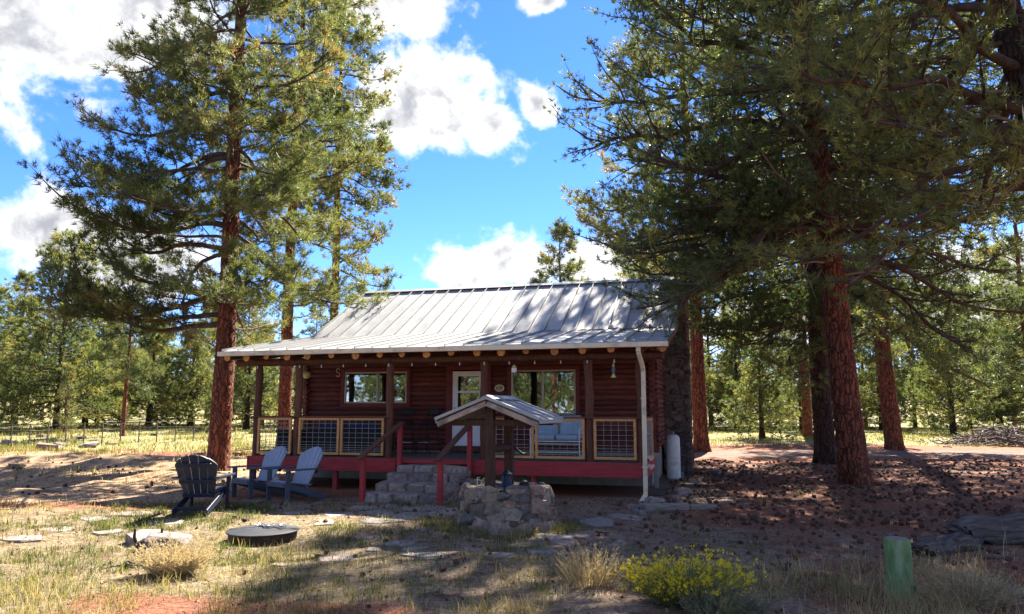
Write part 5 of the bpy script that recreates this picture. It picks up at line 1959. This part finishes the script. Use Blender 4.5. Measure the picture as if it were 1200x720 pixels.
tag(link('cone_litter', me), 'countless dark pine cones strewn thickly under the farther pines', 'pine cones', kind='stuff')

# bushes
def bush(name, label, px, py, rx, h, n, mat, tint, g, cat='bush', w=.005, lean=.55, flower=0.0, wide=1.0):
    x, y = gpt(px, py)
    a = g.uniform(0, 6.28, n); r_ = rx * .30 * np.sqrt(g.random(n))
    X = x + r_ * np.cos(a) * wide; Y = y + r_ * np.sin(a)
    P = np.stack([X, Y, terrain(X, Y) - .01], -1)
    ou = r_ / (rx * .30)
    le = ou * lean + np.abs(g.normal(0, .14, n))
    d = np.stack([np.cos(a) * np.sin(le) * wide, np.sin(a) * np.sin(le), np.cos(le)], -1)
    ln = h * g.uniform(.55, 1.1, n)
    t = empty(name, (x, y, gz(x, y)))
    tag(t, label, cat)
    o3 = np.array([x, y, gz(x, y)])
    s = np.cross(d, g.normal(0, 1, (n, 3))); s /= np.linalg.norm(s, axis=1, keepdims=True)
    w_ = w * g.uniform(.7, 1.3, (n, 1)) / 2
    mid = P + d * ln[:, None] * .55
    tip = P + (d + g.normal(0, .10, (n, 3)) + np.array([0, 0, -.06])) * ln[:, None]
    V = np.stack([P - s * w_, P + s * w_, mid - s * w_, mid + s * w_, tip], 1).reshape(-1, 3) - o3
    b = np.arange(n)[:, None] * 5
    T = np.concatenate([b + [0, 1, 3], b + [0, 3, 2], b + [2, 3, 4]], 0)
    link('stems', np_mesh('stems', V, tris=T, mat=mat, attrs={'tint': np.repeat(np.clip(g.normal(tint[0], tint[1], n), 0, 1), 5)}), t)
    # leaves or seed heads along the upper stems
    m = n * 5
    i = g.integers(0, n, m); f = g.uniform(.35, 1.0, m)
    pos = np.where((f < .55)[:, None], P[i] + (mid[i] - P[i]) * (f / .55)[:, None], mid[i] + (tip[i] - mid[i]) * ((f - .55) / .45)[:, None]) - o3
    tn = np.clip(g.normal(tint[0], tint[1], m) + flower * sstep(f, .72, .95) * (g.random(m) < .8), 0, 1)
    link('foliage', needle_mesh('foliage', pos, d[i], tn, h * .075, w * 1.3, 3, .5, g, mat), t)
    if flower:
        k = np.nonzero((g.random(n) < .30 * (1 - .6 * sstep(P[:, 0] - x, -.1, .25))) & (ln > h * .62))[0]
        link('flower_heads', needle_mesh('flower_heads', np.repeat(tip[k] - o3, 3, 0) + g.normal(0, .014, (len(k) * 3, 3)), np.repeat(d[k], 3, 0), np.full(len(k) * 3, .93 if flower > .3 else tint[0]), .028, .009, 5, .6, g, mat), t)
    return t


bush('rabbitbrush', 'low rabbitbrush with yellow flower heads and grey-green stems', 806, 712, .56, .42, 1000, M['sage'], (.42, .14), g, 'shrub', .006, .75, .55, 1.25)
bush('sage_clump', 'grey-green twiggy clump at the foot of the yellow rabbitbrush', 848, 732, .62, .28, 700, M['sage'], (.08, .1), g, 'shrub', .006, .8)
bush('dry_bush', 'rounded dry straw-coloured bush in front of the flat grey rock', 203, 672, .42, .36, 900, M['straw'], (.6, .2), g, 'shrub', .0055, .7, .1, 1.2)
bush('dry_clump', 'loose clump of bleached grass arching beside the green post', 1130, 705, .8, .42, 420, M['straw'], (.45, .2), g, 'grass clump', .006, 1.0)
bush('dry_clump', 'thin upright tan grass clump between the well and rabbitbrush', 690, 690, .7, .36, 300, M['straw'], (.3, .2), g, 'grass clump', .0055, .6)

# fallen needles caught on the roof at the change of slope
nl = MB()
for (u_, l_) in ((6.15, .28), (7.0, .4), (7.55, .5), (8.1, .4), (8.55, .5)):
    for k in range(26):
        a = rnd.uniform(-.5, .5)
        uu_ = u_ + rnd.uniform(-l_ / 2, l_ / 2); vv_ = 3.30 + rnd.uniform(-.05, .07)
        zz_ = roof_z(vv_) + .028
        nl.bar((uu_, vv_, zz_), (uu_ + .14 * math.cos(a), vv_ + .06 * math.sin(a), zz_ + .014), .012, .008, bev=.001)
o = nl.build('roof_needle_drift', M['litter'])
o.data.attributes.new('tint', 'FLOAT', 'POINT').data.foreach_set('value', np.full(len(o.data.vertices), .55, dtype=np.float32))
o.location = (CO[0], CO[1], 0); o.rotation_euler = (0, 0, -CA)
tag(o, 'rusty drift of fallen needles caught on the roof where its slope changes', 'needle drift', kind='stuff')
